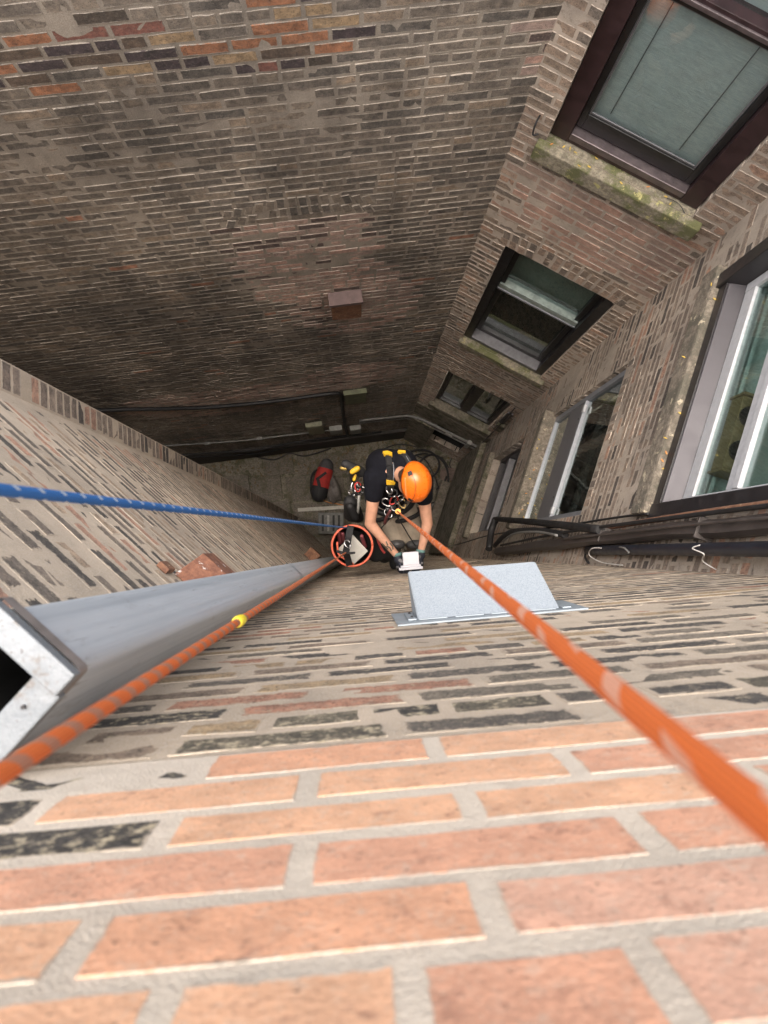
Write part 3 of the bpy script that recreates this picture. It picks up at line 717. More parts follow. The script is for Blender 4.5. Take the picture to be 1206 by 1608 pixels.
loft('pipe_inside', [spout_ring(z, .002, .091, .002, .128, .014) for z in (.67, 3)], plain('pipe_inner_shade', (.02, .02, .02), .9), dsp)  # near-black colour stands in for the shade inside the open pipe
def rim_bar(z0, z1, a0, a1, b0, b1):
    bm = bmesh.new(); c = []
    for z in (z1, z0):
        for a, b in ((a0, b0), (a1, b0), (a1, b1), (a0, b1)):
            q = K + dB * a - nB * b; c.append(Vector((q.x, q.y, H - z)))
    add_box(bm, c, .002); bmesh.ops.recalc_face_normals(bm, faces=bm.faces); return mesh_obj('rim_flange', bm, m_rim, dsp)
E_ = .008
rim_bar(.648, .664, -E_, .093 + E_, -E_, .018); rim_bar(.648, .664, -E_, .093 + E_, .118, .13 + E_)
rim_bar(.656, .672, -E_ - .002, .021, .0185, .1175); rim_bar(.656, .672, .079, .093 + E_, .0185, .1175)
sk = plain('skirt_brown_grey', (.24, .215, .2), .55, .15, var=.25, scale=30)
loft('rim_skirt', [spout_ring(z, -.006, .099, -.006, .136, .006) for z in (.6725, .692)], sk, dsp)
for a, b in ((.008, .045),):
    q = K + dB * a - nB * b; bm = bmesh.new(); bmesh.ops.create_cone(bm, cap_ends=True, segments=10, radius1=.0022, radius2=.002, depth=.003, matrix=Matrix.Translation((q.x, q.y, H - .646 if b < .02 else H - .654))); mesh_obj('rivet', bm, m_darkmetal, dsp)
for z in (3.2, 6.4, 9.6): loft('seam_band', [spout_ring(zq, -.003, .096, -.003, .133, .016) for zq in (z, z + .05)], m_galv, dsp)

# ------------------------------------------------------------------ vent hood on wall A
hood = thing('vent_hood', WA.P(.71, 1.98), 'pale blistered sheet-metal vent hood jutting from the brickwork under the orange rope', 'vent hood')
bm = bmesh.new(); P = WA.P
v = [bm.verts.new(p) for p in (P(.528, 1.775, .006), P(.885, 1.775, .006), P(.880, 1.965, .12), P(.524, 1.965, .12), P(.528, 1.985, .006), P(.885, 1.985, .006), P(.880, 1.985, .118), P(.524, 1.985, .118))]
bm.faces.new((v[0], v[1], v[2], v[3])); bm.faces.new((v[3], v[2], v[6], v[7])); bm.faces.new((v[0], v[3], v[7], v[4])); bm.faces.new((v[1], v[5], v[6], v[2]))
bmesh.ops.recalc_face_normals(bm, faces=bm.faces); bmesh.ops.bevel(bm, geom=bm.edges[:], offset=.003, segments=2, affect='EDGES')
hb = mesh_obj('hood_body', bm, m_blister, hood)
m_flange = plain('sheet_blue_grey', (.30, .345, .375), .5, .15, var=.12, scale=12, spots=(.24, .12, .06), spot_thr=.68)
bm = bmesh.new(); add_box(bm, [P(.470, 2.0, .001), P(.955, 2.0, .001), P(.955, 2.0, .005), P(.470, 2.0, .005), P(.474, 1.70, .001), P(.945, 1.735, .001), P(.945, 1.735, .005), P(.474, 1.70, .005)]); bmesh.ops.recalc_face_normals(bm, faces=bm.faces)
mesh_obj('flange', bm, m_flange, hood)
for i_ in range(4): boxed('drip_edge' if i_ == 3 else 'sealant_bead', WA, .53 + .09 * i_, .60 + .09 * i_, 1.755, 1.762, .006, .009, m_flange, hood, .001)
boxed('side_tab', WA, .503, .524, 1.76, 1.95, .006, .010, m_flange, hood, .001); boxed('side_tab', WA, .888, .91, 1.76, 1.95, .006, .010, m_flange, hood, .001)
for s, z in ((.515, 1.8), (.515, 1.9)):
    bm = bmesh.new(); bmesh.ops.create_uvsphere(bm, u_segments=8, v_segments=6, radius=.004, matrix=Matrix.Translation(P(s, z, .011))); mesh_obj('screw', bm, m_darkmetal, hood)
bm = bmesh.new(); bmesh.ops.create_uvsphere(bm, u_segments=10, v_segments=6, radius=1, matrix=Matrix.Translation(at(727, 936, 1.868)) @ Matrix.Rotation(.5, 4, 'Z') @ Matrix.Diagonal((.007, .0035, .003, 1))); mesh_obj('paint_chip', bm, m_darkmetal, hood)

# ------------------------------------------------------------------ rusty boxes and fittings on the walls
rb = thing('rusty_box', WB.P(.165, 2.3), 'rusty flaking sheet hood on the splayed wall beside the downspout', 'wall box')
bm = bmesh.new(); P = WB.P
add_box(bm, [P(.112, 2.36, .004), P(.222, 2.36, .004), P(.218, 2.36, .088), P(.116, 2.36, .088), P(.112, 2.10, .004), P(.222, 2.10, .004), P(.218, 2.21, .088), P(.116, 2.21, .088)], .003); bmesh.ops.recalc_face_normals(bm, faces=bm.faces)
mesh_obj('body', bm, m_rust_flake, rb); boxed('bracket', WB, .225, .262, 2.02, 2.09, .002, .02, m_rust, rb)
r2 = thing('rusty_box', WB.P(.2, 7.5), 'small brown rusted box low on the splayed wall near the bucket', 'wall box')
boxed('body', WB, .15, .27, 7.2, 7.5, .003, .10, m_rust, r2); boxed('lid', WB, .145, .275, 7.17, 7.197, .003, .107, m_rust, r2)
r3 = thing('rusty_box', WC.P(.99, 6.2), 'square rusty vent box mounted on the sooty wall under the bricked-up arch', 'wall box')
boxed('body', WC, .862, 1.118, 5.80, 6.16, .003, .10, m_rust, r3); boxed('lid', WC, .85, 1.13, 5.745, 5.797, .003, .115, plain('lid_brown', (.13, .09, .085), .7, var=.2), r3)
b1 = thing('junction_box', WC.P(.94, 10), 'olive brown box low on the sooty wall under the black cable', 'wall box'); boxed('body', WC, .80, 1.09, 9.36, 9.98, .003, .06, m_box_olive, b1); boxed('lid', WC, .79, 1.10, 9.33, 9.357, .003, .068, m_box_olive, b1)
b2 = thing('junction_box', WC.P(1.6, 12), 'pale olive square box near the foot of the sooty wall', 'wall box'); boxed('body', WC, 1.50, 1.765, 11.25, 12.02, .003, .07, plain('box_pale_olive', (.27, .27, .19), .75, var=.2), b2); boxed('cover', WC, 1.52, 1.745, 11.29, 11.98, .071, .078, plain('box_pale_olive_b', (.3, .3, .21), .75, var=.2), b2)
b3 = thing('junction_box', WC.P(1.3, 12.2), 'small grey box beside the cable drop near the foot of the sooty wall', 'wall box'); boxed('body', WC, 1.2, 1.41, 11.80, 12.2, .003, .08, m_box_grey, b3); boxed('cover', WC, 1.215, 1.395, 11.82, 12.18, .081, .088, m_box_grey, b3)
b4 = thing('junction_box', WC.P(.98, 12.4), 'grey conduit box right of the cable drop near the foot of the sooty wall', 'wall box'); boxed('body', WC, .88, 1.07, 11.98, 12.4, .003, .08, m_box_grey, b4); boxed('cover', WC, .895, 1.055, 12.0, 12.38, .081, .088, m_box_grey, b4)
P = WC.P
tag(tube('cable', [P(5.4, 8.2, .03), P(3.97, 8.68, .03), P(3.49, 8.89, .035), P(2.84, 9.2, .03), P(2.02, 9.295, .035), P(1.3, 9.28, .03), P(1.15, 9.4, .03), P(1.14, 9.9, .03), P(1.145, 11.4, .03), P(1.12, 12.7, .03)], .026, m_cable, None, 8, 4), 'thick black cable running across the sooty wall and dropping beside the junction boxes', 'cable')
cd = thing('conduit', P(3, 12), 'thin grey conduit along the foot of the sooty wall', 'conduit')
tube('pipe', [P(5.4, 11.3, .03), P(4.06, 11.53, .03), P(3, 11.92, .03), P(1.8, 12.0, .03), P(1.4, 12.02, .03)], .016, m_conduit, cd, 8, 4)
for s, z in ((2.55, 11.96), (3.4, 11.79)): boxed('coupling', WC, s, s + .09, z - .03, z + .03, .008, .055, m_box_grey, cd)
for i, (dz, lab) in enumerate(((.35, 'upper slack black cable sagging under the grey conduit'), (.75, 'lower slack black cable sagging under the grey conduit'))):
    tag(tube('slack_cable', [P(5, 11.9 + dz, .05), P(3.9, 12.1 + dz, .06), P(2.8, 12.4 + dz, .09), P(2.1, 12.25 + dz, .06), P(1.5, 12.35 + dz * .8, .05), P(.5, 12.6 + dz * .6, .04)], .016, m_cable, None, 6, 5), lab, 'cable')
cp = thing('conduit', WC.P(.3, 12), 'pair of grey conduits turning the inner corner above the cellar opening', 'conduit')
for i, dz in enumerate((0, .12, .24)):
    tube('pipe', [WC.P(.9, 11.4 + dz, .04), WC.P(.2, 11.5 + dz, .04), WC.P(.07, 11.48 + dz, .06), WW.P(.08, 11.42 + dz, .08), WW.P(.2, 11.4 + dz, .06), WW.P(1.03, 11.3 + dz, .06), WW.P(1.18, 11.33 + dz, .06), WW.P(1.21, 11.7 + dz, .05), WW.P(1.215, 12.4, .05)], .022 - .004 * i, m_conduit if i != 1 else m_pipe_dark, cp, 8, 4)
boxed('clamp', WW, 1.0, 1.06, 11.24, 11.62, .02, .10, m_box_grey, cp); boxed('coupling', WW, .62, .74, 11.38, 11.47, .03, .09, m_box_grey, cp)
pl = boxed('vent_plate', WW, 1.125, 1.20, 8.75, 9.35, .002, .03, m_greymetal); tag(pl, 'grey metal plate beside the black basement window', 'plate')
pl = boxed('concrete_block', WW, 1.13, 1.235, 9.4, 9.75, .002, .06, m_conc); tag(pl, 'concrete block below the grey plate beside the basement window', 'block')
tag(tube('thin_wire', [WW.P(1.14, 8.4, .03), WW.P(1.15, 8.8, .045), WW.P(1.16, 9.6, .075), WW.P(1.18, 11.0, .05), WW.P(1.19, 13.0, .05)], .008, m_cable, None, 6, 4), 'thin black wire dropping beside the basement window to the yard corner', 'wire')
hk = tube('iron_hook', [WW.P(.09, 3.50, 0), WW.P(.09, 3.50, .05), WW.P(.10, 3.56, .07), WW.P(.125, 3.55, .06)], .005, m_cable, None, 6, 4); tag(hk, 'small bent iron hook in the brickwork beside the maroon window', 'hook')

# ------------------------------------------------------------------ pipes down wall D
P = WD.P
dp = thing('drain_pipe', P(1.74, 6.9), 'dark grey drainpipe bundle running down beside the white window', 'pipe')
bm = bmesh.new()
pa = [(1.0, 1.70, .045), (2.0, 1.70, .05), (2.6, 1.712, .046), (3.1, 1.708, .052), (3.6, 1.722, .046), (4.2, 1.73, .056), (4.8, 1.752, .05), (5.4, 1.76, .06), (6.0, 1.786, .055), (6.9, 1.805, .06)]
prof = lambda s, z, o: [P(s - .035, z, o - .03), P(s + .03, z, o - .03), P(s + .036, z, o), P(s + .026, z, o + .028), P(s - .022, z, o + .03), P(s - .036, z, o + .01)]
rings = [[bm.verts.new(p) for p in prof(s, z, o)] for z, s, o in pa]
for a, b in zip(rings[:-1], rings[1:]):
    for k in range(6): bm.faces.new((a[k], a[(k + 1) % 6], b[(k + 1) % 6], b[k]))
bm.faces.new(rings[-1]); bm.faces.new(rings[0][::-1]); bmesh.ops.recalc_face_normals(bm, faces=bm.faces)
mesh_obj('gutter', bm, m_pipe_dark, dp)
tube('cable', [P(1.655, 1, .088), P(1.66, 2.2, .092), P(1.668, 3.3, .09), P(1.69, 4.6, .1), P(1.76, 6.6, .1)], .010, m_cable, dp, 6, 5)
tube('cable', [P(1.71, 1, .10), P(1.705, 2.6, .095), P(1.72, 3.6, .098), P(1.735, 4.6, .1)], .007, m_pipe_dark, dp, 6, 5)
for z in (2.75, 3.9): boxed('strap', WD, 1.668, 1.756, z, z + .012, .012, .088, m_pipe_dark, dp, .002)
tag(tube('rusty_pipe', [P(1.635, 1, .05), P(1.635, 2.4, .05), P(1.645, 3.4, .04), P(1.66, 4.1, .03)], .014, m_rust, None, 8, 4), 'thin rusty pipe beside the drainpipe under the white window', 'pipe')
tag(tube('black_pipe', [P(1.80, 1, .07), P(1.80, 2.2, .065), P(1.795, 3.1, .05), P(1.79, 4.2, .03)], .027, m_pipe_navy, None, 10, 4), 'navy black round pipe between the drainpipe and the hood wall', 'pipe')
br = thing('pipe_bracket', P(1.6, 7.3), 'black rubber-clad pipe loop bracing the end of the drainpipe', 'pipe')
tube('sloping_arm', [P(1.69, 3.9, .09), P(1.62, 4.9, .10), P(1.55, 6.0, .11), P(1.48, 7.15, .12)], .026, m_cable, br, 10, 5)
tube('cross_arm', [P(1.472, 7.2, .12), P(1.60, 7.24, .12), P(1.80, 7.1, .11)], .034, m_cable, br, 10, 4)
tube('inner_hose', [P(1.70, 4.6, .08), P(1.66, 5.3, .12), P(1.66, 6.2, .14), P(1.76, 6.9, .1)], .022, m_cable, br, 8, 6)
tube('pale_hose', [P(1.71, 4.7, .11), P(1.68, 5.2, .135), P(1.68, 5.9, .15), P(1.73, 6.5, .11)], .009, m_conduit, br, 8, 6)
tag(tube('slack_wire', [P(1.60, 3.45, .03), P(1.60, 4.0, .03), P(1.62, 5.2, .05), P(1.62, 7.5, .06), P(1.70, 9.6, .08), P(1.75, 11.5, .1)], .007, m_cable, None, 6, 6), 'thin black wire slung from the white window down past the drainpipe', 'wire')
tag(tube('frayed_cord', [P(1.80, 2.62, .115), P(1.815, 2.66, .12), P(1.83, 2.60, .10), P(1.845, 2.68, .06), P(1.865, 2.64, .02)], .0025, m_whitewire, None, 6, 6), 'frayed white cord hanging below the navy pipe, nearest the frame edge', 'cord')
tag(tube('frayed_cord', [P(1.79, 3.85, .07), P(1.80, 3.95, .09), P(1.83, 4.05, .06), P(1.86, 3.9, .03), P(1.868, 3.6, .02)], .003, m_whitewire, None, 6, 6), 'looped white cord curling onto the hood wall from the drainpipe', 'cord')
tag(tube('frayed_cord', [P(1.79, 3.55, .08), P(1.80, 3.45, .09), P(1.82, 3.4, .08)], .005, m_conduit, None, 6, 4), 'short stub of grey cord under the drainpipe', 'cord')
tag(tube('dark_drip', [P(1.80, 4.2, .04), P(1.83, 4.25, .02), P(1.862, 4.18, .012)], .008, m_cable, None, 6, 4), 'dark cable tail hanging below the drainpipe left of the white cords', 'cable')
ac = thing('appliance', at(1150, 700, 3.25), 'tan cased unit with two round black fans seen through the white window', 'appliance')
def slab(u0, v0, u1, v1, z, th, wdt, name, m, par):
    a, b = at(u0, v0, z), at(u1, v1, z); d = (b - a); nrm = Vector((d.y, -d.x, 0)).normalized() * wdt
    bm = bmesh.new(); add_box(bm, [p - Vector((0, 0, th)) for p in (a, b, b + nrm, a + nrm)] + [a, b, b + nrm, a + nrm], .004); bmesh.ops.recalc_face_normals(bm, faces=bm.faces); return mesh_obj(name, bm, m, par)
m_tan = plain('case_tan', (.27, .18, .08), .6, var=.15)
bm = bmesh.new(); wbox(bm, WD, 1.0, 1.35, 3.14, 3.25, -.22, -.115, .006); mesh_obj('case', bm, m_tan, ac)
for s in (1.09, 1.255):
    bm = bmesh.new(); M4 = Matrix.Translation(WD.P(s, 3.136, -.168)); bmesh.ops.create_cone(bm, cap_ends=True, segments=24, radius1=.048, radius2=.048, depth=.012, matrix=M4); fb = mesh_obj('fan', bm, m_blackframe, ac)
    bm = bmesh.new(); bmesh.ops.create_cone(bm, cap_ends=True, segments=16, radius1=.02, radius2=.016, depth=.02, matrix=M4); mesh_obj('hub', bm, m_darkmetal, fb)
for s in (.984, 1.352): boxed('foot', WD, s, s + .014, 3.13, 3.268, -.235, -.112, m_tan, ac)

# ------------------------------------------------------------------ leaves and twig on the sills
ORD = ['topmost', 'second', 'third', 'fourth', 'fifth', 'sixth', 'seventh', 'eighth', 'ninth', 'tenth', 'lowest']
def leaves(pts, z, where, grp, sc):
    pts = sorted(pts, key=lambda p: p[1])
    for i, (u, v) in enumerate(pts):
        nm = 'lowest' if i == len(pts) - 1 else ORD[i]
        leaf(u, v, z, (nm if nm in ('topmost', 'lowest') else nm + ' from the top') + ' of the small yellow leaves on ' + where, grp, None, sc)
def leaf(u, v, z, lab, grp, m=None, sc=1.0):
    p = at(u, v, z); a = random.uniform(0, 6.28); L_, W_ = .016 * sc, .006 * sc; bm = bmesh.new()
    R3 = Matrix.Rotation(a, 3, 'Z') @ Matrix.Rotation(random.uniform(-.3, .3), 3, 'X')
    top = [(-1, 0, .1), (-.4, .8, .05), (.3, .9, 0), (1, 0, .25), (.3, -.9, .1), (-.4, -.8, .15)]
    vs = [bm.verts.new(p + R3 @ Vector((x * L_, y * W_, h_ * W_ * 1.5 + .004))) for x, y, h_ in top]; c = bm.verts.new(p + R3 @ Vector((0, 0, .0035)))
    for k in range(6): bm.faces.new((vs[k], vs[(k + 1) % 6], c))
    tag(mesh_obj('fallen_leaf', bm, m or (m_leaf2 if random.random() < .2 else m_leaf)), lab, 'leaf', grp)
leaves(((866, 227), (885, 231), (895, 234), (903, 240), (909, 261), (936, 249), (1017, 294), (1045, 309), (1052, 320), (925, 262), (975, 288)), 3.66, 'the maroon window sill', 'leaves on the maroon window sill', .75)
leaves(((1116, 447), (1073, 561), (1067, 649), (1044, 688), (1046, 711), (1040, 723), (1042, 736), (1122, 470)), 3.47, 'the white window sill', 'leaves on the white window sill', .75)
leaves(((843, 704), (838, 738), (832, 752), (826, 775), (829, 790), (820, 800), (846, 690), (822, 812), (815, 806)), 6.59, 'the aluminium window sill', 'leaves on the aluminium window sill', .85)
tag(tube('twig', [at(1047, 311, 3.655), at(1060, 316, 3.645), at(1070, 325, 3.65), at(1075, 335, 3.655)], .0022, m_cable, None, 5, 4), 'thin dark curved twig lying on the mossy sill', 'twig')

# ------------------------------------------------------------------ ropes
def rope_mat(name, c1, c2, kind):
    t = NT(name); uv = t.N('ShaderNodeUVMap').outputs[0]; sp = t.N('ShaderNodeSeparateXYZ'); t.L(uv, sp.inputs[0]); u, v = sp.outputs[0], sp.outputs[1]
    if kind == 'fleck':
        a = t.math('FRACT', t.math('ADD', t.math('MULTIPLY', v, 24), u)); b = t.math('FRACT', t.math('MULTIPLY', u, 3))
        f = t.math('MULTIPLY', t.math('LESS_THAN', a, .16), t.math('LESS_THAN', b, .42))
    elif kind == 'band':
        a = t.math('FRACT', t.math('ADD', t.math('MULTIPLY', v, 33), t.math('MULTIPLY', u, 1)))
        f = t.math('MULTIPLY', t.rng(a, .56, .70), t.rng(t.noise(900, 2, .5), .3, .6, .45, .9))
    else:
        a = t.math('FRACT', t.math('ADD', t.math('MULTIPLY', v, 17), u)); b = t.math('FRACT', t.math('ADD', t.math('MULTIPLY', v, 6), t.math('MULTIPLY', u, 2)))
        f = t.math('MULTIPLY', t.math('MULTIPLY', t.math('LESS_THAN', a, .34), t.math('LESS_THAN', b, .5)), .75)
    br1 = t.math('SINE', t.math('MULTIPLY', t.math('ADD', t.math('MULTIPLY', v, 330), t.math('MULTIPLY', u, 8)), 6.283)); br2 = t.math('SINE', t.math('MULTIPLY', t.math('SUBTRACT', t.math('MULTIPLY', v, 330), t.math('MULTIPLY', u, 8)), 6.283))
    h = t.math('MULTIPLY', br1, br2)
    c = t.mix(t.rng(h, -.8, .8), tuple(x * .72 for x in c1), tuple(min(1, x * 1.15) for x in c1)); c = t.mix(f, c, c2)
    t.bump(h, .8, .003); return t.out(c, .85)
m_rope_or = rope_mat('rope_orange', (1.0, .195, .028), (.86, .50, .36), 'fat'); m_rope_or2 = rope_mat('rope_orange_grey', (.95, .19, .03), (.42, .25, .18), 'band'); m_rope_bl = rope_mat('rope_blue', (.025, .19, .58), (.62, .72, .8), 'fleck')
def rope(name, pts, m, lab, r=.0052):
    pts = [Vector(p) for p in pts]; P2 = []
    for a, b in zip(pts[:-1], pts[1:]):
        n = max(2, int((b - a).length / .12)); P2 += [a.lerp(b, i / n) for i in range(n)]
    P2.append(pts[-1]); bm = bmesh.new(); add_tube(bm, P2, r, 14); return tag(mesh_obj(name, bm, m), lab, 'rope')
A0, A1 = at(624, 803, 5.08), at(1206, 1285, .165)
rope('climbing_rope', [A0, A1, A1 + (A1 - A0).normalized() * .9], m_rope_or, 'bright orange climbing rope running up from the climber past the vent hood')
B0, B1 = at(543, 868, 5.02), at(0, 1216, .33)
r_or2 = rope('climbing_rope', [B0, B0.lerp(B1, .5) - Vector((0, 0, .004)), B1, B1 + (B1 - B0).normalized() * .8], m_rope_or2, 'orange and grey rope lying along the downspout with yellow tape on it')
C0, C1 = at(545, 829, 5.35), at(0, 769, .56)
rope('climbing_rope', [C0, C1, C1 + (C1 - C0).normalized() * .9], m_rope_bl, 'blue rope with white flecks slanting across the splayed wall')
tp = (at(377, 977, 1.0) - Vector((0, 0, H))).normalized(); D_ = (B1 - B0).normalized()
# the taped spot on the second rope: nearest point of the rope to the line of sight
w0 = B0 - Vector((0, 0, H)); a_, b_, c_ = D_.dot(D_), D_.dot(tp), tp.dot(tp); s_ = (b_ * tp.dot(w0) - c_ * D_.dot(w0)) / (a_ * c_ - b_ * b_); TP = B0 + D_ * s_
bm = bmesh.new(); add_tube(bm, [TP + D_ * x for x in (-.019, -.017, -.008, -.0065, -.003, -.001, .006, .0075, .017, .019)], [.006, .0068, .0072, .0066, .0076, .0068, .0078, .007, .0072, .006], 14); tpo = mesh_obj('tape', bm, plain('tape_yellow', (.72, .58, .04), .45, var=.12, scale=60, bump=.4), r_or2)

# ------------------------------------------------------------------ the climber
m_skin = plain('skin', (.50, .27, .18), .5, var=.10, scale=22); m_shirt = plain('cotton_black', (.007, .0075, .011), .95, var=.3, scale=20, bump=.4, bscale=60)
m_khaki = plain('canvas_khaki', (.32, .27, .21), .85, var=.15, scale=14, bump=.4, bscale=90); m_hair = plain('hair_brown', (.04, .022, .014), .6); m_glove = plain('glove_navy', (.015, .018, .03), .7); m_glove2 = plain('glove_grey', (.14, .14, .145), .75); m_cuff = plain('cuff_teal', (.10, .20, .19), .8)
m_helmet = plain('helmet_orange', (.80, .16, .012), .28, var=.03, scale=8); m_black = plain('nylon_black', (.015, .015, .016), .7, var=.3, scale=40); m_yellow = plain('webbing_yellow', (.66, .40, .02), .6, var=.15, scale=50); m_steel = plain('steel_bright', (.5, .5, .5), .25, .9); m_knee = plain('kneepad_grey', (.06, .06, .062), .4, var=.2); m_red = plain('fabric_red', (.42, .03, .025), .75, var=.2)
m_shirt.node_tree.nodes['Principled BSDF'].inputs['Specular IOR Level'].default_value = .15
per = thing('person', at(620, 780, 5.9), 'climber in black T-shirt, khaki trousers and orange helmet hanging over the yard on ropes', 'person')
J = dict(pel=at(613, 776, 5.62), spine=at(612, 757, 5.35), chest=at(613, 741, 5.06), neck=at(628, 742, 4.94), head=at(646, 757, 4.83),
         rs=at(590, 750, 5.03), re=at(581, 822, 5.16), rw=at(622, 871, 5.22), ls=at(662, 757, 5.03), le=at(671, 822, 5.16), lw=at(661, 866, 5.22),
         rh=at(599, 786, 5.62), rk=at(622, 846, 5.72), rf=at(618, 862, 6.15), lh=at(632, 788, 5.62), lk=at(650, 846, 5.72), lf=at(650, 866, 6.15))
ax = Vector((.66, -.18, .72)).normalized(); fc = (Vector((.12, -.95, -.35)) - ax * Vector((.12, -.95, -.35)).dot(ax)).normalized(); sd_ = ax.cross(fc)
HR = Matrix((sd_, fc, ax)).transposed()          # head axes: x to the side, y forward, z to the crown
hd = J['head']
body = blob('body', [(J['neck'] + Vector((-.03, .02, -.04)), hd, .055, .055), (hd, (.073, .092, .105), HR), (hd - ax * .05 + fc * .03, (.055, .065, .06), HR),
    (hd + fc * .09 - ax * .015, hd + fc * .108 - ax * .035, .012, .016), (hd + sd_ * .076 - ax * .01, (.012, .02, .032), HR), (hd - sd_ * .076 - ax * .01, (.012, .02, .032), HR),
    (J['chest'], J['spine'], .13, .12), (J['spine'], J['pel'], .12, .13), (J['rs'], J['ls'], .06, .06),
    (J['rs'], J['re'], .055, .040), (J['re'], J['rw'], .042, .026), (J['ls'], J['le'], .055, .040), (J['le'], J['lw'], .042, .026), (J['rw'], J['rw'].lerp(J['re'], -.12), .026, .026), (J['lw'], J['lw'].lerp(J['le'], -.12), .026, .026),
    (J['rh'], J['rk'], .08, .055), (J['rk'], J['rf'], .055, .04), (J['lh'], J['lk'], .08, .055), (J['lk'], J['lf'], .055, .04)], m_skin, per, .0075, 5)
for s in (1, -1):
    bm = bmesh.new(); bmesh.ops.create_uvsphere(bm, u_segments=10, v_segments=8, radius=.011, matrix=Matrix.Translation(hd + fc * .082 + sd_ * .032 * s + ax * .008)); mesh_obj('eye', bm, m_white, body, True)
tube('mouth', [hd + fc * .088 - ax * .062 + sd_ * .02, hd + fc * .095 - ax * .064, hd + fc * .088 - ax * .062 - sd_ * .02], .004, plain('lips', (.35, .13, .1), .5), body, 6, 3)
hair = blob('hair', [(hd - fc * .012 + ax * .012, (.080, .096, .102), HR), (hd - fc * .05 - ax * .045, (.06, .045, .05), HR)], m_hair, per, .007, 2)
shirt = blob('shirt', [(J['chest'] + Vector((0, .02, -.05)), J['spine'], .155, .15), (J['spine'], J['pel'] + Vector((0, 0, .05)), .15, .145), (J['rs'] + Vector((.03, .03, -.01)), J['ls'] + Vector((-.03, .03, -.01)), .10, .10),
    (J['chest'] + Vector((-.06, .05, -.02)), (.12, .12, .16), None), (J['chest'] + Vector((.08, .05, -.02)), (.12, .12, .16), None), (J['rs'] + Vector((-.005, 0, 0)), J['rs'].lerp(J['re'], .36), .088, .068), (J['ls'], J['ls'].lerp(J['le'], .36), .088, .068), (J['chest'], J['neck'] + Vector((-.02, 0, -.03)), .11, .075)], m_shirt, per, .009, 4)
trs = blob('trousers', [(J['pel'] + Vector((0, 0, -.02)), (.17, .14, .13), None), (J['rh'], J['rk'], .098, .078), (J['rk'], J['rf'], .075, .062), (J['lh'], J['lk'], .105, .082), (J['lk'], J['lf'], .078, .062)], m_khaki, per, .009, 3)
fwd = Vector((.077, -.997, 0))
for nm in ('rk', 'lk'):
    blob('knee_pad', [(J[nm] + fwd * .045 + Vector((0, 0, .03)), (.07, .045, .085), None)], m_knee, per, .009, 1)
for nm in ('rf', 'lf'):
    blob('boot', [(J[nm] + Vector((0, 0, .06)), J[nm] + Vector((0, 0, -.09)), .06, .06), (J[nm] + Vector((0, 0, -.10)), J[nm] + fwd * .14 + Vector((0, 0, -.12)), .055, .042)], m_black, per, .009, 2)
def glove(wrist, fw, side, palm_n, spread, name_side):
    """wrist, direction of the hand, direction from little finger to index, palm normal"""
    fw, side, pn = fw.normalized(), side.normalized(), palm_n.normalized(); c = wrist + fw * .055; caps = [(wrist - fw * .01, wrist + fw * .02, .03, .034)]
    for k in range(5): caps.append((wrist + fw * .02 + side * (-.024 + .012 * k), wrist + fw * .088 + side * (-.032 + .016 * k), .017, .0155))
    base = blob('glove', caps, m_glove, per, .005, 3)
    for k, (ln, off) in enumerate(((.055, -.034), (.070, -.012), (.076, .011), (.068, .033))):
        r0 = wrist + fw * .085 + side * off; k1 = r0 + (fw + pn * .25).normalized() * ln * .45; k2 = k1 + (fw * .55 + pn).normalized() * ln * .35; k3 = k2 + (pn - fw * .25).normalized() * ln * .3
        blob('finger', [(r0 - fw * .02, k1, .0125, .0115), (k1, k2, .0115, .0105), (k2, k3, .0105, .009)], m_glove, base, .0035, 2)
    t0 = wrist + fw * .03 + side * .032; t1 = t0 + (side * .8 + fw * .6 + pn * .4).normalized() * .042; t2 = t1 + (fw * .9 + pn * .7).normalized() * .034
    blob('thumb', [(t0, t1, .015, .0135), (t1, t2, .0135, .011)], m_glove2, base, .004, 2)
    tube('cuff', [wrist - fw * .028, wrist - fw * .018, wrist - fw * .004], [.033, .0345, .033], m_cuff, base, 14)
    blob('knuckle_guard', [(wrist + fw * .075 - pn * .012 - side * .022, wrist + fw * .078 - pn * .012 + side * .022, .012, .012)], m_glove2, base, .005, 1)
glove(J['rw'] + (J['rw'] - J['re']).normalized() * .02, Vector((.18, -.95, -.05)), Vector((.25, .1, .9)), Vector((.93, .22, -.1)), 1, 'r')
glove(J['lw'] + (J['lw'] - J['le']).normalized() * .012, Vector((-.02, -1, -.1)), Vector((-.3, .1, .9)), Vector((-.95, -.1, -.2)), 1, 'l')
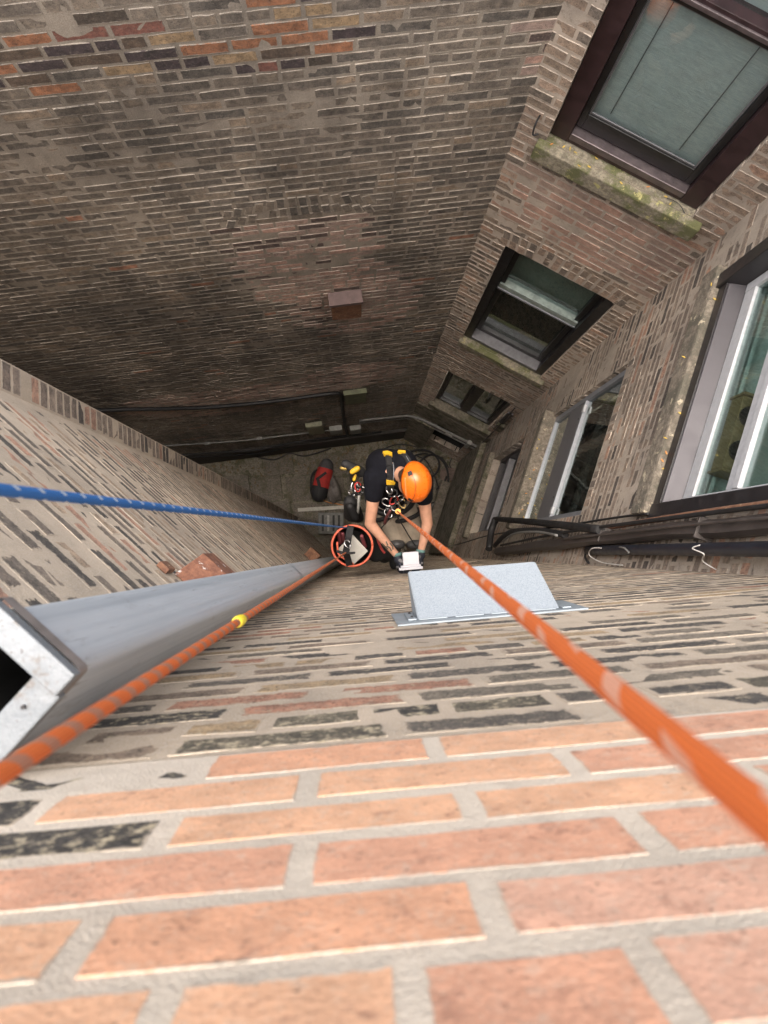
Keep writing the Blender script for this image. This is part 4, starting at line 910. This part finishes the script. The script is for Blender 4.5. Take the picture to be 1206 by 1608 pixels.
# tattoo on the forearm, helmet
from mathutils.bvhtree import BVHTree
def bvh(o):
    M = wm(o); return BVHTree.FromPolygons([M @ v.co for v in o.data.vertices], [list(p.vertices) for p in o.data.polygons])
def hits(tree, pts, lift=.004, k=4):
    out = []; cam_p = Vector((0, 0, H))
    for i in range(len(pts) - 1):
        for j in range(k if i < len(pts) - 2 else k + 1):
            f = j / k; u = pts[i][0] * (1 - f) + pts[i + 1][0] * f; v = pts[i][1] * (1 - f) + pts[i + 1][1] * f
            d = (at(u, v, 1) - cam_p).normalized(); h_, n, _, _ = tree.ray_cast(cam_p, d)
            if h_ is not None: out.append((h_ + n * lift, n))
    return out
def strap(name, tree, pts, wdt, m, parent, th=.005, lift=.003):
    hs = hits(tree, pts); bm = bmesh.new(); prev = None
    if len(hs) < 2: return None
    for i, (p, n) in enumerate(hs):
        d = (hs[min(i + 1, len(hs) - 1)][0] - hs[max(i - 1, 0)][0]).normalized(); s = d.cross(n).normalized() * wdt / 2
        q = [bm.verts.new(x) for x in (p - s - n * .006, p + s - n * .006, p + s + n * th, p - s + n * th)]
        if prev:
            for k in range(4): bm.faces.new((prev[k], prev[(k + 1) % 4], q[(k + 1) % 4], q[k]))
        else: bm.faces.new(q)
        prev = q
    bm.faces.new(prev[::-1]); bmesh.ops.recalc_face_normals(bm, faces=bm.faces); return mesh_obj(name, bm, m, parent)
bt = bvh(body); m_ink = plain('tattoo_ink', (.10, .085, .06), .6)
for pts in (((612, 853), (616, 858), (617, 863)), ((607, 857), (612, 860), (615, 865)), ((600, 853), (604, 857), (609, 862)), ((606, 850), (609, 856))):
    strap('tattoo', bt, pts, .010, m_ink, body, th=.0004)
helm = None
bm = bmesh.new(); hc = hd + ax * .03 - fc * .005
bmesh.ops.create_uvsphere(bm, u_segments=32, v_segments=20, radius=1)
for v_ in list(bm.verts):
    if v_.co.z < -.30: bm.verts.remove(v_)
for v_ in bm.verts:
    x, y, z = v_.co; rim_f = .012 if z < -.18 else 0
    v_.co = hc + HR @ Vector((x * (.116 + rim_f), y * (.138 + rim_f), z * .122 + (.004 if abs(x) < .14 and z > .2 else 0)))
r_ = bmesh.ops.solidify(bm, geom=bm.faces[:], thickness=.006); bmesh.ops.recalc_face_normals(bm, faces=bm.faces)
helm = mesh_obj('helmet', bm, m_helmet, per, True)
ht = bvh(helm)
for pts, wdt in ((((641, 745), (647, 742)), .03), (((641, 783), (648, 787)), .026)): strap('vent_hole', ht, pts, wdt, m_blackframe, helm, th=.0012)
strap('shell_ridge', ht, ((645, 744), (651, 752), (653, 764), (651, 778), (646, 788)), .005, plain('helmet_line', (.42, .07, .01), .4), helm, th=.001)
strap('rim_line', ht, ((636.5, 750), (637, 762), (638, 776), (641, 786)), .008, plain('helmet_rim', (.85, .26, .08), .4), helm, th=.002)
st = bvh(shirt)
har = strap('harness', st, ((609, 714), (611, 730), (613, 745), (613, 757), (614, 772)), .045, m_black, per, th=.006)
strap('shoulder_strap', st, ((633, 713), (640, 722), (645, 733)), .04, m_black, har, th=.006)
strap('reflective_edge', st, ((618, 727), (619, 740), (618.5, 752)), .004, m_alum, har, th=.006)
strap('reflective_edge', st, ((637, 717), (641, 724), (644, 730)), .004, m_alum, har, th=.007)
for pts, w_ in ((((602, 714), (608, 713), (616, 716)), .035), (((626, 711), (636, 712)), .022), (((607, 756), (619, 756)), .034)): strap('buckle', st, pts, w_, m_yellow, har, th=.014)
tube('waist_belt', [J['pel'] + Vector((.19 * math.cos(a), .165 * math.sin(a), .07)) for a in [i * math.pi / 10 for i in range(21)]], .024, m_black, har, 8)
for nm in ('rh', 'lh'):
    d = J['rk'] - J['rh']; c = J[nm] + d * .35; x, y = frame_of(d); tube('leg_loop', [c + x * .112 * math.cos(a) + y * .112 * math.sin(a) for a in [i * math.pi / 8 for i in range(17)]], .018, m_black, har, 8)

# ------------------------------------------------------------------ gear on the climber
def oval(c, nrm, L_, W_, r, m, name, lab, grp, spin=0.0, gate=True):
    x, y = frame_of(nrm); x, y = x * math.cos(spin) + y * math.sin(spin), y * math.cos(spin) - x * math.sin(spin)
    pts = [c + x * L_ * math.cos(a) + y * W_ * math.sin(a) * (1.15 + .3 * math.cos(a)) for a in [i * math.pi / 8 for i in range(17)]]
    bm = bmesh.new(); add_tube(bm, pts, r, 6, False); o = tag(mesh_obj(name, bm, m), lab, 'carabiner', grp)
    if gate: tube('gate_sleeve', [c + y * W_ * 1.1 - x * L_ * .35, c + y * W_ * 1.2 + x * L_ * .3], r * 1.5, m_black if m is not m_black else m_steel, o, 6)
    return o
m_cols = [m_steel, m_black, m_steel, plain('anodised_red', (.5, .05, .04), .35, .6), m_steel, plain('anodised_gold', (.5, .36, .15), .35, .7), m_black, m_steel]
CHEST = ['topmost steel carabiner, nearest the yellow buckle,', 'black carabiner just below the topmost one', 'left-hand steel carabiner', 'red carabiner', 'steel carabiner right of the red one', 'gold carabiner, furthest right of the metalwork,', 'black carabiner beside the rope brake', 'steel carabiner above the rope brake', 'lower left steel carabiner', 'lowest black carabiner']
HIP = ['topmost steel carabiner', 'red carabiner', 'black carabiner', 'black carabiner second from the right', 'left-hand steel carabiner', 'lowest steel carabiner', 'steel carabiner nearest the shirt']
for i, (u, v, z, sp_) in enumerate(((611, 768, 5.0, .3), (617, 775, 5.02, 1.6), (607, 789, 5.1, .8), (618, 786, 5.08, 2.2), (627, 783, 5.1, .2), (632, 791, 5.14, 1.2), (613, 797, 5.13, 2.7), (621, 796, 5.1, 1.9), (610, 806, 5.18, .9), (624, 807, 5.2, 2.4))):
    oval(at(u, v, z), Vector((random.uniform(-.5, .5), random.uniform(-.3, .6), .8)), .036, .020, .0055, m_cols[i % 8], 'carabiner', CHEST[i] + " at the climber's chest", "carabiners at the climber's chest", sp_)
for i, (u, v, z, sp_) in enumerate(((556, 762, 5.6, .3), (562, 765, 5.55, 1.5), (559, 771, 5.6, 2.4), (565, 774, 5.6, .9), (553, 773, 5.62, 2.0), (561, 779, 5.62, .2), (567, 768, 5.6, 2.8))):
    oval(at(u, v, z), Vector((random.uniform(-.6, .6), random.uniform(-.5, .5), .7)), .036, .02, .006, m_cols[(i * 3) % 8], 'carabiner', HIP[i] + " hanging at the climber's hip", "carabiners at the climber's hip", sp_)
dv = thing('rope_descender', at(619, 800, 5.2), 'dark rope brake where the orange rope meets the climber', 'rope brake')
blob('body', [(at(616, 796, 5.12), at(616, 806, 5.2), .03, .024), (at(622, 803, 5.09), at(628, 806, 5.1), .015, .013)], m_black, dv, .005, 1)
tube('handle', [at(614, 800, 5.1), at(607, 812, 5.14), at(604, 822, 5.2)], .012, plain('anodised_maroon', (.14, .05, .05), .4, .5), dv, 8, 3); bm = bmesh.new(); bmesh.ops.create_cone(bm, cap_ends=True, segments=16, radius1=.02, radius2=.02, depth=.012, matrix=Matrix.Translation(at(625, 803, 5.07))); mesh_obj('cam', bm, plain('anodised_orange', (.6, .25, .04), .4, .4), dv)
for k, (pp, lab) in enumerate((((at(618, 808, 5.22), at(605, 822, 5.35), at(597, 832, 5.6)), "thin dark cord slanting from the rope brake across the climber's nearer thigh"), ((at(622, 808, 5.25), at(640, 838, 5.45), at(653, 858, 5.6)), "thin dark cord slanting from the rope brake between the climber's knees"))):
    tag(tube('accessory_cord', pp, .004, m_cable, None, 6, 4), lab, 'cord')
dr = thing('power_tool', at(553, 740, 5.6), "black and yellow power tool hanging behind the climber's hip", 'power tool')
blob('body', [(at(543, 729, 5.5), at(566, 741, 5.55), .038, .045)], m_black, dr, .006, 2); blob('grip', [(at(552, 736, 5.5), at(555, 752, 5.6), .026, .03)], m_black, dr, .006, 2)
blob('housing', [(at(553, 741, 5.44), at(561, 736, 5.44), .020, .024)], m_yellow, dr, .005, 1); blob('battery', [(at(556, 753, 5.5), at(558, 747, 5.5), .014, .012)], m_yellow, dr, .005, 1); blob('chuck', [(at(536, 735, 5.5), at(542, 735, 5.5), .013, .02)], plain('chuck_brass', (.6, .42, .12), .4, .5), dr, .004, 1)
po = thing('tool_pouch', at(550, 800, 5.9), "black tool pouch hanging from the climber's belt above the bucket", 'pouch')
blob('body', [(at(550, 788, 5.6), at(552, 808, 5.9), .055, .065), (at(560, 800, 5.7), at(562, 812, 5.9), .04, .05)], m_black, po, .009, 2); blob('flap', [(at(550, 795, 5.5), at(558, 812, 5.6), .03, .03)], m_black, po, .008, 1)
tube('strap', [at(564, 778, 5.5), at(563, 792, 5.52), at(562, 806, 5.6)], .012, m_box_grey, po, 6, 3)
lp = thing('leg_bag', at(590, 865, 5.9), "black bag with red piping between the bucket and the climber's forearm", 'bag')
blob('body', [(at(583, 838, 5.5), at(590, 868, 5.6), .055, .075), (at(600, 868, 5.62), at(604, 873, 5.8), .06, .06)], m_black, lp, .009, 2)
tube('piping', [at(590, 836, 5.42), at(594, 850, 5.42), at(599, 862, 5.44), at(604, 868, 5.46)], .010, plain('piping_red', (.55, .08, .07), .6), lp, 8, 3)

# ------------------------------------------------------------------ white vent held against the wall
m_ventw = plain('plastic_white', (.50, .505, .55), .45, var=.04)
vt = thing('white_vent', WA.P(.74, 5.3), "new white plastic vent held to the wall in the climber's gloves", 'vent'); P = WA.P
boxed('flange', WA, .655, .825, 5.10, 5.29, .028, .046, m_ventw, vt, .003); boxed('collar', WA, .668, .812, 5.115, 5.28, .0465, .062, m_ventw, vt, .003)
boxed('box', WA, .688, .803, 5.13, 5.26, .0625, .155, m_ventw, vt, .003)
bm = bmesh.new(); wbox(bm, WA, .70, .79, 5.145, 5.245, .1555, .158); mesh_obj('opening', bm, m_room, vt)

# ------------------------------------------------------------------ hanging bucket bag
bc = at(553, 857, 5.2); bk = thing('bucket_bag', bc - Vector((0, 0, .42)), 'black fabric bucket with an orange-red rim hanging from the second orange rope', 'bucket')
m_rimred = plain('rim_orange_red', (.62, .12, .06), .5, var=.1)
tube('rim', [bc + Vector((.148 * math.cos(a), .148 * math.sin(a), .004 * math.sin(3 * a))) for a in [i * math.pi / 24 for i in range(49)]], .0085, m_rimred, bk, 10)
bm = bmesh.new(); rings = []
for zz_, rr in ((0, .147), (-.1, .146), (-.25, .142), (-.40, .135), (-.41, .12), (-.415, .0), ):
    rings.append([bm.verts.new(bc + Vector(((rr + .004 * noise.noise(Vector((k * .7, zz_ * 9, 0)))) * math.cos(k * math.pi / 14), (rr + .004 * noise.noise(Vector((k * .7, zz_ * 9, 4)))) * math.sin(k * math.pi / 14), zz_))) for k in range(28)])
for a, b in zip(rings[:-1], rings[1:]):
    for k in range(28): bm.faces.new((a[k], a[(k + 1) % 28], b[(k + 1) % 28], b[k]))
mesh_obj('fabric_wall', bm, m_black, bk, True)
kn = B0 + Vector((0, 0, -.005))
for a in (1.65, 4.6):
    e = bc + Vector((.147 * math.cos(a), .147 * math.sin(a), 0)); m_ = e.lerp(kn, .5) + Vector((0, 0, -.03)); bm = bmesh.new(); pp = spline([e - Vector((0, 0, .12)), e, m_, kn], 5); prev = None
    for i, p in enumerate(pp):
        d = (pp[min(i + 1, len(pp) - 1)] - pp[max(i - 1, 0)]).normalized(); s = d.cross(Vector((0, 0, 1))); s = (s.normalized() if s.length > .1 else Vector((1, 0, 0))) * .024; n = s.cross(d).normalized() * .003
        q = [bm.verts.new(x) for x in (p - s - n, p + s - n, p + s + n, p - s + n)]
        if prev:
            for k in range(4): bm.faces.new((prev[k], prev[(k + 1) % 4], q[(k + 1) % 4], q[k]))
        prev = q
    bmesh.ops.recalc_face_normals(bm, faces=bm.faces); mesh_obj('strap', bm, m_black, bk)
tube('inner_piping', [bc + Vector((-.11, .03, -.03)), bc + Vector((-.10, -.06, -.04)), bc + Vector((-.05, -.10, -.04)), bc + Vector((.01, -.135, -.02))], .008, m_rimred, bk, 8, 4)
blob('knot', [(kn, (.02, .018, .022), None), (kn + Vector((.02, -.005, .0)), kn + Vector((.06, .0, -.01)), .010, .009), (kn + Vector((-.03, .0, -.01)), kn + Vector((-.06, .01, -.02)), .011, .01)], m_black, bk, .004, 1)
oval(kn + Vector((.012, .06, -.03)), Vector((.3, .2, .9)), .03, .017, .005, m_steel, 'carabiner', 'steel carabiner on the upper strap of the hanging bucket', None, 1.2)
cw = bc + Vector((.0, -.035, -.09)); bm = bmesh.new(); Rz = Matrix.Rotation(math.radians(43), 3, 'Z')
q = [cw + Rz @ Vector((x * .083, y * .083, 0)) for x, y in ((-1, -1), (1, -1), (1, 1), (-1, 1))]; add_box(bm, [p - Vector((0, 0, .10)) for p in q] + q, .004); bmesh.ops.recalc_face_normals(bm, faces=bm.faces)
wbx = tag(mesh_obj('white_carton', bm, plain('carton_white', (.45, .435, .39), .7, var=.05)), 'square white carton standing on its corner inside the hanging bucket', 'carton')
q2 = [cw + Rz @ Vector((x * .062, y * .062, .0)) for x, y in ((-1, -1), (1, -1), (1, 1), (-1, 1))]; bm = bmesh.new(); add_box(bm, [p + Vector((0, 0, .001)) for p in q2] + [p + Vector((0, 0, .004)) for p in q2], .001); mesh_obj('lid_panel', bm, plain('carton_lid', (.41, .40, .36), .7, var=.05), wbx)
m_pk = plain('plastic_maroon', (.25, .06, .07), .5, var=.2)
for u, v, u2, v2, lab in ((532, 836, 534, 852, 'leftmost maroon tool handle inside the hanging bucket'), (538, 838, 540, 850, 'second maroon tool handle from the left inside the hanging bucket'), (568, 842, 573, 858, 'dark red roll at the right side of the hanging bucket')):
    tag(blob('maroon_tool', [(at(u, v, 5.27), at(u2, v2, 5.4), .015, .017)], m_pk, None, .006, 1), lab, 'tool')

# ------------------------------------------------------------------ things lying in the yard
G = H - .004
rbag = thing('rope_bag', at(506, 757, G), 'red rope bag with black base and grey lid lying on the paving', 'bag')
a, b = at(512, 733, G - .16), at(500, 779, G - .16)
blob('body', [(a.lerp(b, .18), a.lerp(b, .68), .16, .165)], m_red, rbag, .02, 2); blob('base', [(a.lerp(b, .74), a.lerp(b, .93), .168, .155)], m_black, rbag, .02, 2); blob('lid', [(a.lerp(b, -.06), a.lerp(b, .14), .13, .15)], plain('fabric_grey', (.07, .07, .075), .8), rbag, .02, 2)
rt = bvh([c for c in rbag.children if c.name.startswith('body')][0])
strap('strap', rt, ((512, 742), (503, 749), (497, 753)), .05, m_black, rbag, .01); strap('strap', rt, ((499, 752), (501, 760), (502, 768)), .06, m_black, rbag, .01)
tube('shoulder_strap', [at(503, 737, G - .2), at(494, 740, G - .2), at(489, 750, G - .12), at(488, 765, G - .08), at(489, 775, G - .1)], .022, m_black, rbag, 6, 4)
pb = thing('plastic_bag', at(523, 770, G), 'cloudy grey plastic bag slumped beside the red rope bag', 'bag')
bm = bmesh.new(); bmesh.ops.create_icosphere(bm, subdivisions=4, radius=1)
c0 = at(524, 768, G - .1)
for v_ in bm.verts:
    k = 1 + .25 * noise.noise(v_.co * 1.7) + .1 * noise.noise(v_.co * 5); x, y, z = v_.co; v_.co = c0 + Matrix.Rotation(.2, 3, 'Z') @ Vector((x * .14 * (1 - .25 * y), y * .25, max(z, -.6) * .15)) * k
mesh_obj('film', bm, plain('film_grey', (.14, .125, .115), .35, var=.2, scale=30), pb, True)
bm = bmesh.new(); a, b = at(468, 801, G), at(566, 795, G); s = Vector((-(b - a).y, (b - a).x, 0)).normalized() * .035; add_box(bm, [a - s, b - s, b + s, a + s] + [p + Vector((0, 0, .05)) for p in (a - s, b - s, b + s, a + s)], .006); bmesh.ops.recalc_face_normals(bm, faces=bm.faces)
tag(mesh_obj('white_plank', bm, plain('wood_white', (.46, .44, .39), .7, var=.15)), 'long white plank lying on the paving below the red rope bag', 'plank')
tag(tube('orange_cord', [at(507, 785, G - .02), at(516, 789, G - .02), at(528, 791, G - .02), at(540, 794, G - .02), at(553, 800, G - .1)], .010, plain('cord_orange', (.5, .2, .05), .8), None, 6, 5), 'thin orange cord trailing from the red rope bag', 'cord')
hs = thing('garden_hose', at(685, 735, G), 'black hose in loose coils on the ground behind the helmet', 'hose')
for k, (cx, cy, rx, ry, ph) in enumerate(((668, 742, 34, 30, 0), (678, 752, 26, 38, .5), (660, 730, 30, 24, 1.0))):
    tube('coil', [at(cx + rx * math.cos(t_ + ph), cy + ry * math.sin(t_ + ph), G - .03 - .05 * k - .02 * math.sin(2 * t_)) for t_ in [i * .33 for i in range(20)]], .021, m_cable, hs, 7, 2)
tube('tail', [at(690, 790, G - .03), at(700, 792, G - .03), at(708, 785, G - .04), at(712, 770, G - .05), at(722, 765, G - .05)], .021, m_cable, hs, 7, 4)
rd = thing('metal_rod', at(705, 790, G), 'pale metal rod leaning along the concrete edge of the yard', 'rod')
tube('shaft', [at(735, 722, G - .30), at(712, 780, G - .16), at(692, 834, G - .03)], .017, plain('rod_pale', (.34, .32, .27), .6), rd, 7, 2); tube('hooked_end', [at(692, 834, G - .03), at(689, 836, G - .03), at(683, 833, G - .03)], .018, plain('rod_pale_end', (.34, .32, .27), .6), rd, 7, 2)
def stone(u, v, z, rx, ry, rz, lab, m=None):
    bm = bmesh.new(); bmesh.ops.create_icosphere(bm, subdivisions=3, radius=1); c = at(u, v, z); sd2 = random.random() * 50
    for v_ in bm.verts:
        k = 1 + .22 * noise.noise(v_.co * 1.1 + Vector((sd2, 0, 0))) + .06 * noise.noise(v_.co * 4); x, y, z_ = v_.co; v_.co = c + Vector((x * rx, y * ry, z_ * rz)) * k
    tag(mesh_obj('stone', bm, m or m_conc), lab, 'stone')
stone(731, 708, G, .13, .14, .12, 'squarish rubble block by the foot of the two-light basement window'); stone(738, 745, G, .12, .30, .12, 'long rubble slab leaning against the foot of the right-hand wall')
stone(668, 676, G, .14, .11, .2, 'rubble block at the inner corner of the yard'); stone(690, 700, G, .45, .22, .16, 'broad low mound of rubble before the cellar opening'); stone(705, 745, G, .2, .14, .06, 'flat reddish stone inside the hose coils', plain('stone_reddish', (.16, .12, .1), .9, var=.3))
for i, (o0, o1, zt, lab) in enumerate(((.12, .30, 13.45, 'taller mossy concrete kerb along the foot of the right-hand wall'), (.34, .52, 13.58, 'lower concrete kerb parallel to the taller one'))):
    tag(boxed('concrete_kerb', WD, .45 + .1 * i, 1.55 - .1 * i, zt, H + .02, o0, o1, m_conc if i else m_slab, None, .02), lab, 'kerb')
tag(tube('pale_cable', [WD.P(.95, 13.3, .33), WD.P(1.15, 13.4, .36), WD.P(1.4, 13.3, .32), WD.P(1.62, 13.5, .36)], .012, m_conduit, None, 6, 5), 'pale cable lying between the two concrete kerbs', 'cable')
ub = thing('condenser_unit', at(522, 820, G), 'dim grey condenser unit on the ground behind the hanging bucket', 'condenser')
c = at(520, 822, G - .3); bm = bmesh.new(); add_box(bm, [c + Vector((x * .24, y * .2, -.3)) for x, y in ((-1, -1), (1, -1), (1, 1), (-1, 1))] + [c + Vector((x * .24, y * .2, .1)) for x, y in ((-1, -1), (1, -1), (1, 1), (-1, 1))], .015); mesh_obj('case', bm, plain('case_grey', (.13, .13, .12), .6, var=.25), ub)
for k in range(4): bm = bmesh.new(); cc = c + Vector((-.15 + k * .1, 0, .105)); add_box(bm, [cc + Vector((x * .02, y * .15, -.003)) for x, y in ((-1, -1), (1, -1), (1, 1), (-1, 1))] + [cc + Vector((x * .02, y * .15, .012)) for x, y in ((-1, -1), (1, -1), (1, 1), (-1, 1))], .003); mesh_obj('top_bar', bm, m_box_grey if k == 1 else m_room, ub)
for pts, lab, r_ in (([(655, 716), (668, 722), (676, 735), (684, 752), (690, 772)], 'thin black cable looping past the hose coils behind the helmet', .012), ([(600, 706), (625, 698), (655, 702), (690, 716), (705, 735)], 'thin black cable lying along the back of the yard behind the climber', .012), ([(700, 700), (712, 712), (706, 730), (716, 748), (712, 768)], 'thin dark cable beside the squarish rubble block', .010), ([(398, 716), (430, 722), (455, 712), (480, 716), (520, 704)], 'dark cable on the paving left of the red rope bag', .014), ([(672, 800), (684, 812), (700, 808), (712, 792)], 'short black cable below the metal rod', .014)):
    tag(tube('loose_cable', [at(u, v, G - .015 - .01 * (i % 2)) for i, (u, v) in enumerate(pts)], r_, m_cable, None, 6, 5), lab, 'cable')
bm = bmesh.new(); rngs = random.Random(5)
for i in range(420):
    s = rngs.choice((0, 1)); p = WC.P(rngs.uniform(-.2, 4), H - .01, abs(rngs.gauss(.1, .25)) + .08) if s else at(rngs.uniform(600, 720), rngs.uniform(690, 790), H - .01)
    r_ = rngs.uniform(.008, .03); bmesh.ops.create_cube(bm, size=1, matrix=Matrix.Translation(p) @ Matrix.Rotation(rngs.uniform(0, 3), 4, 'Z') @ Matrix.Diagonal((r_ * 2, r_, r_ * .6, 1)))
lt = mesh_obj('litter', bm, plain('litter_leaves', (.13, .095, .05), .9, var=.5, scale=40)); lt['kind'] = 'stuff'
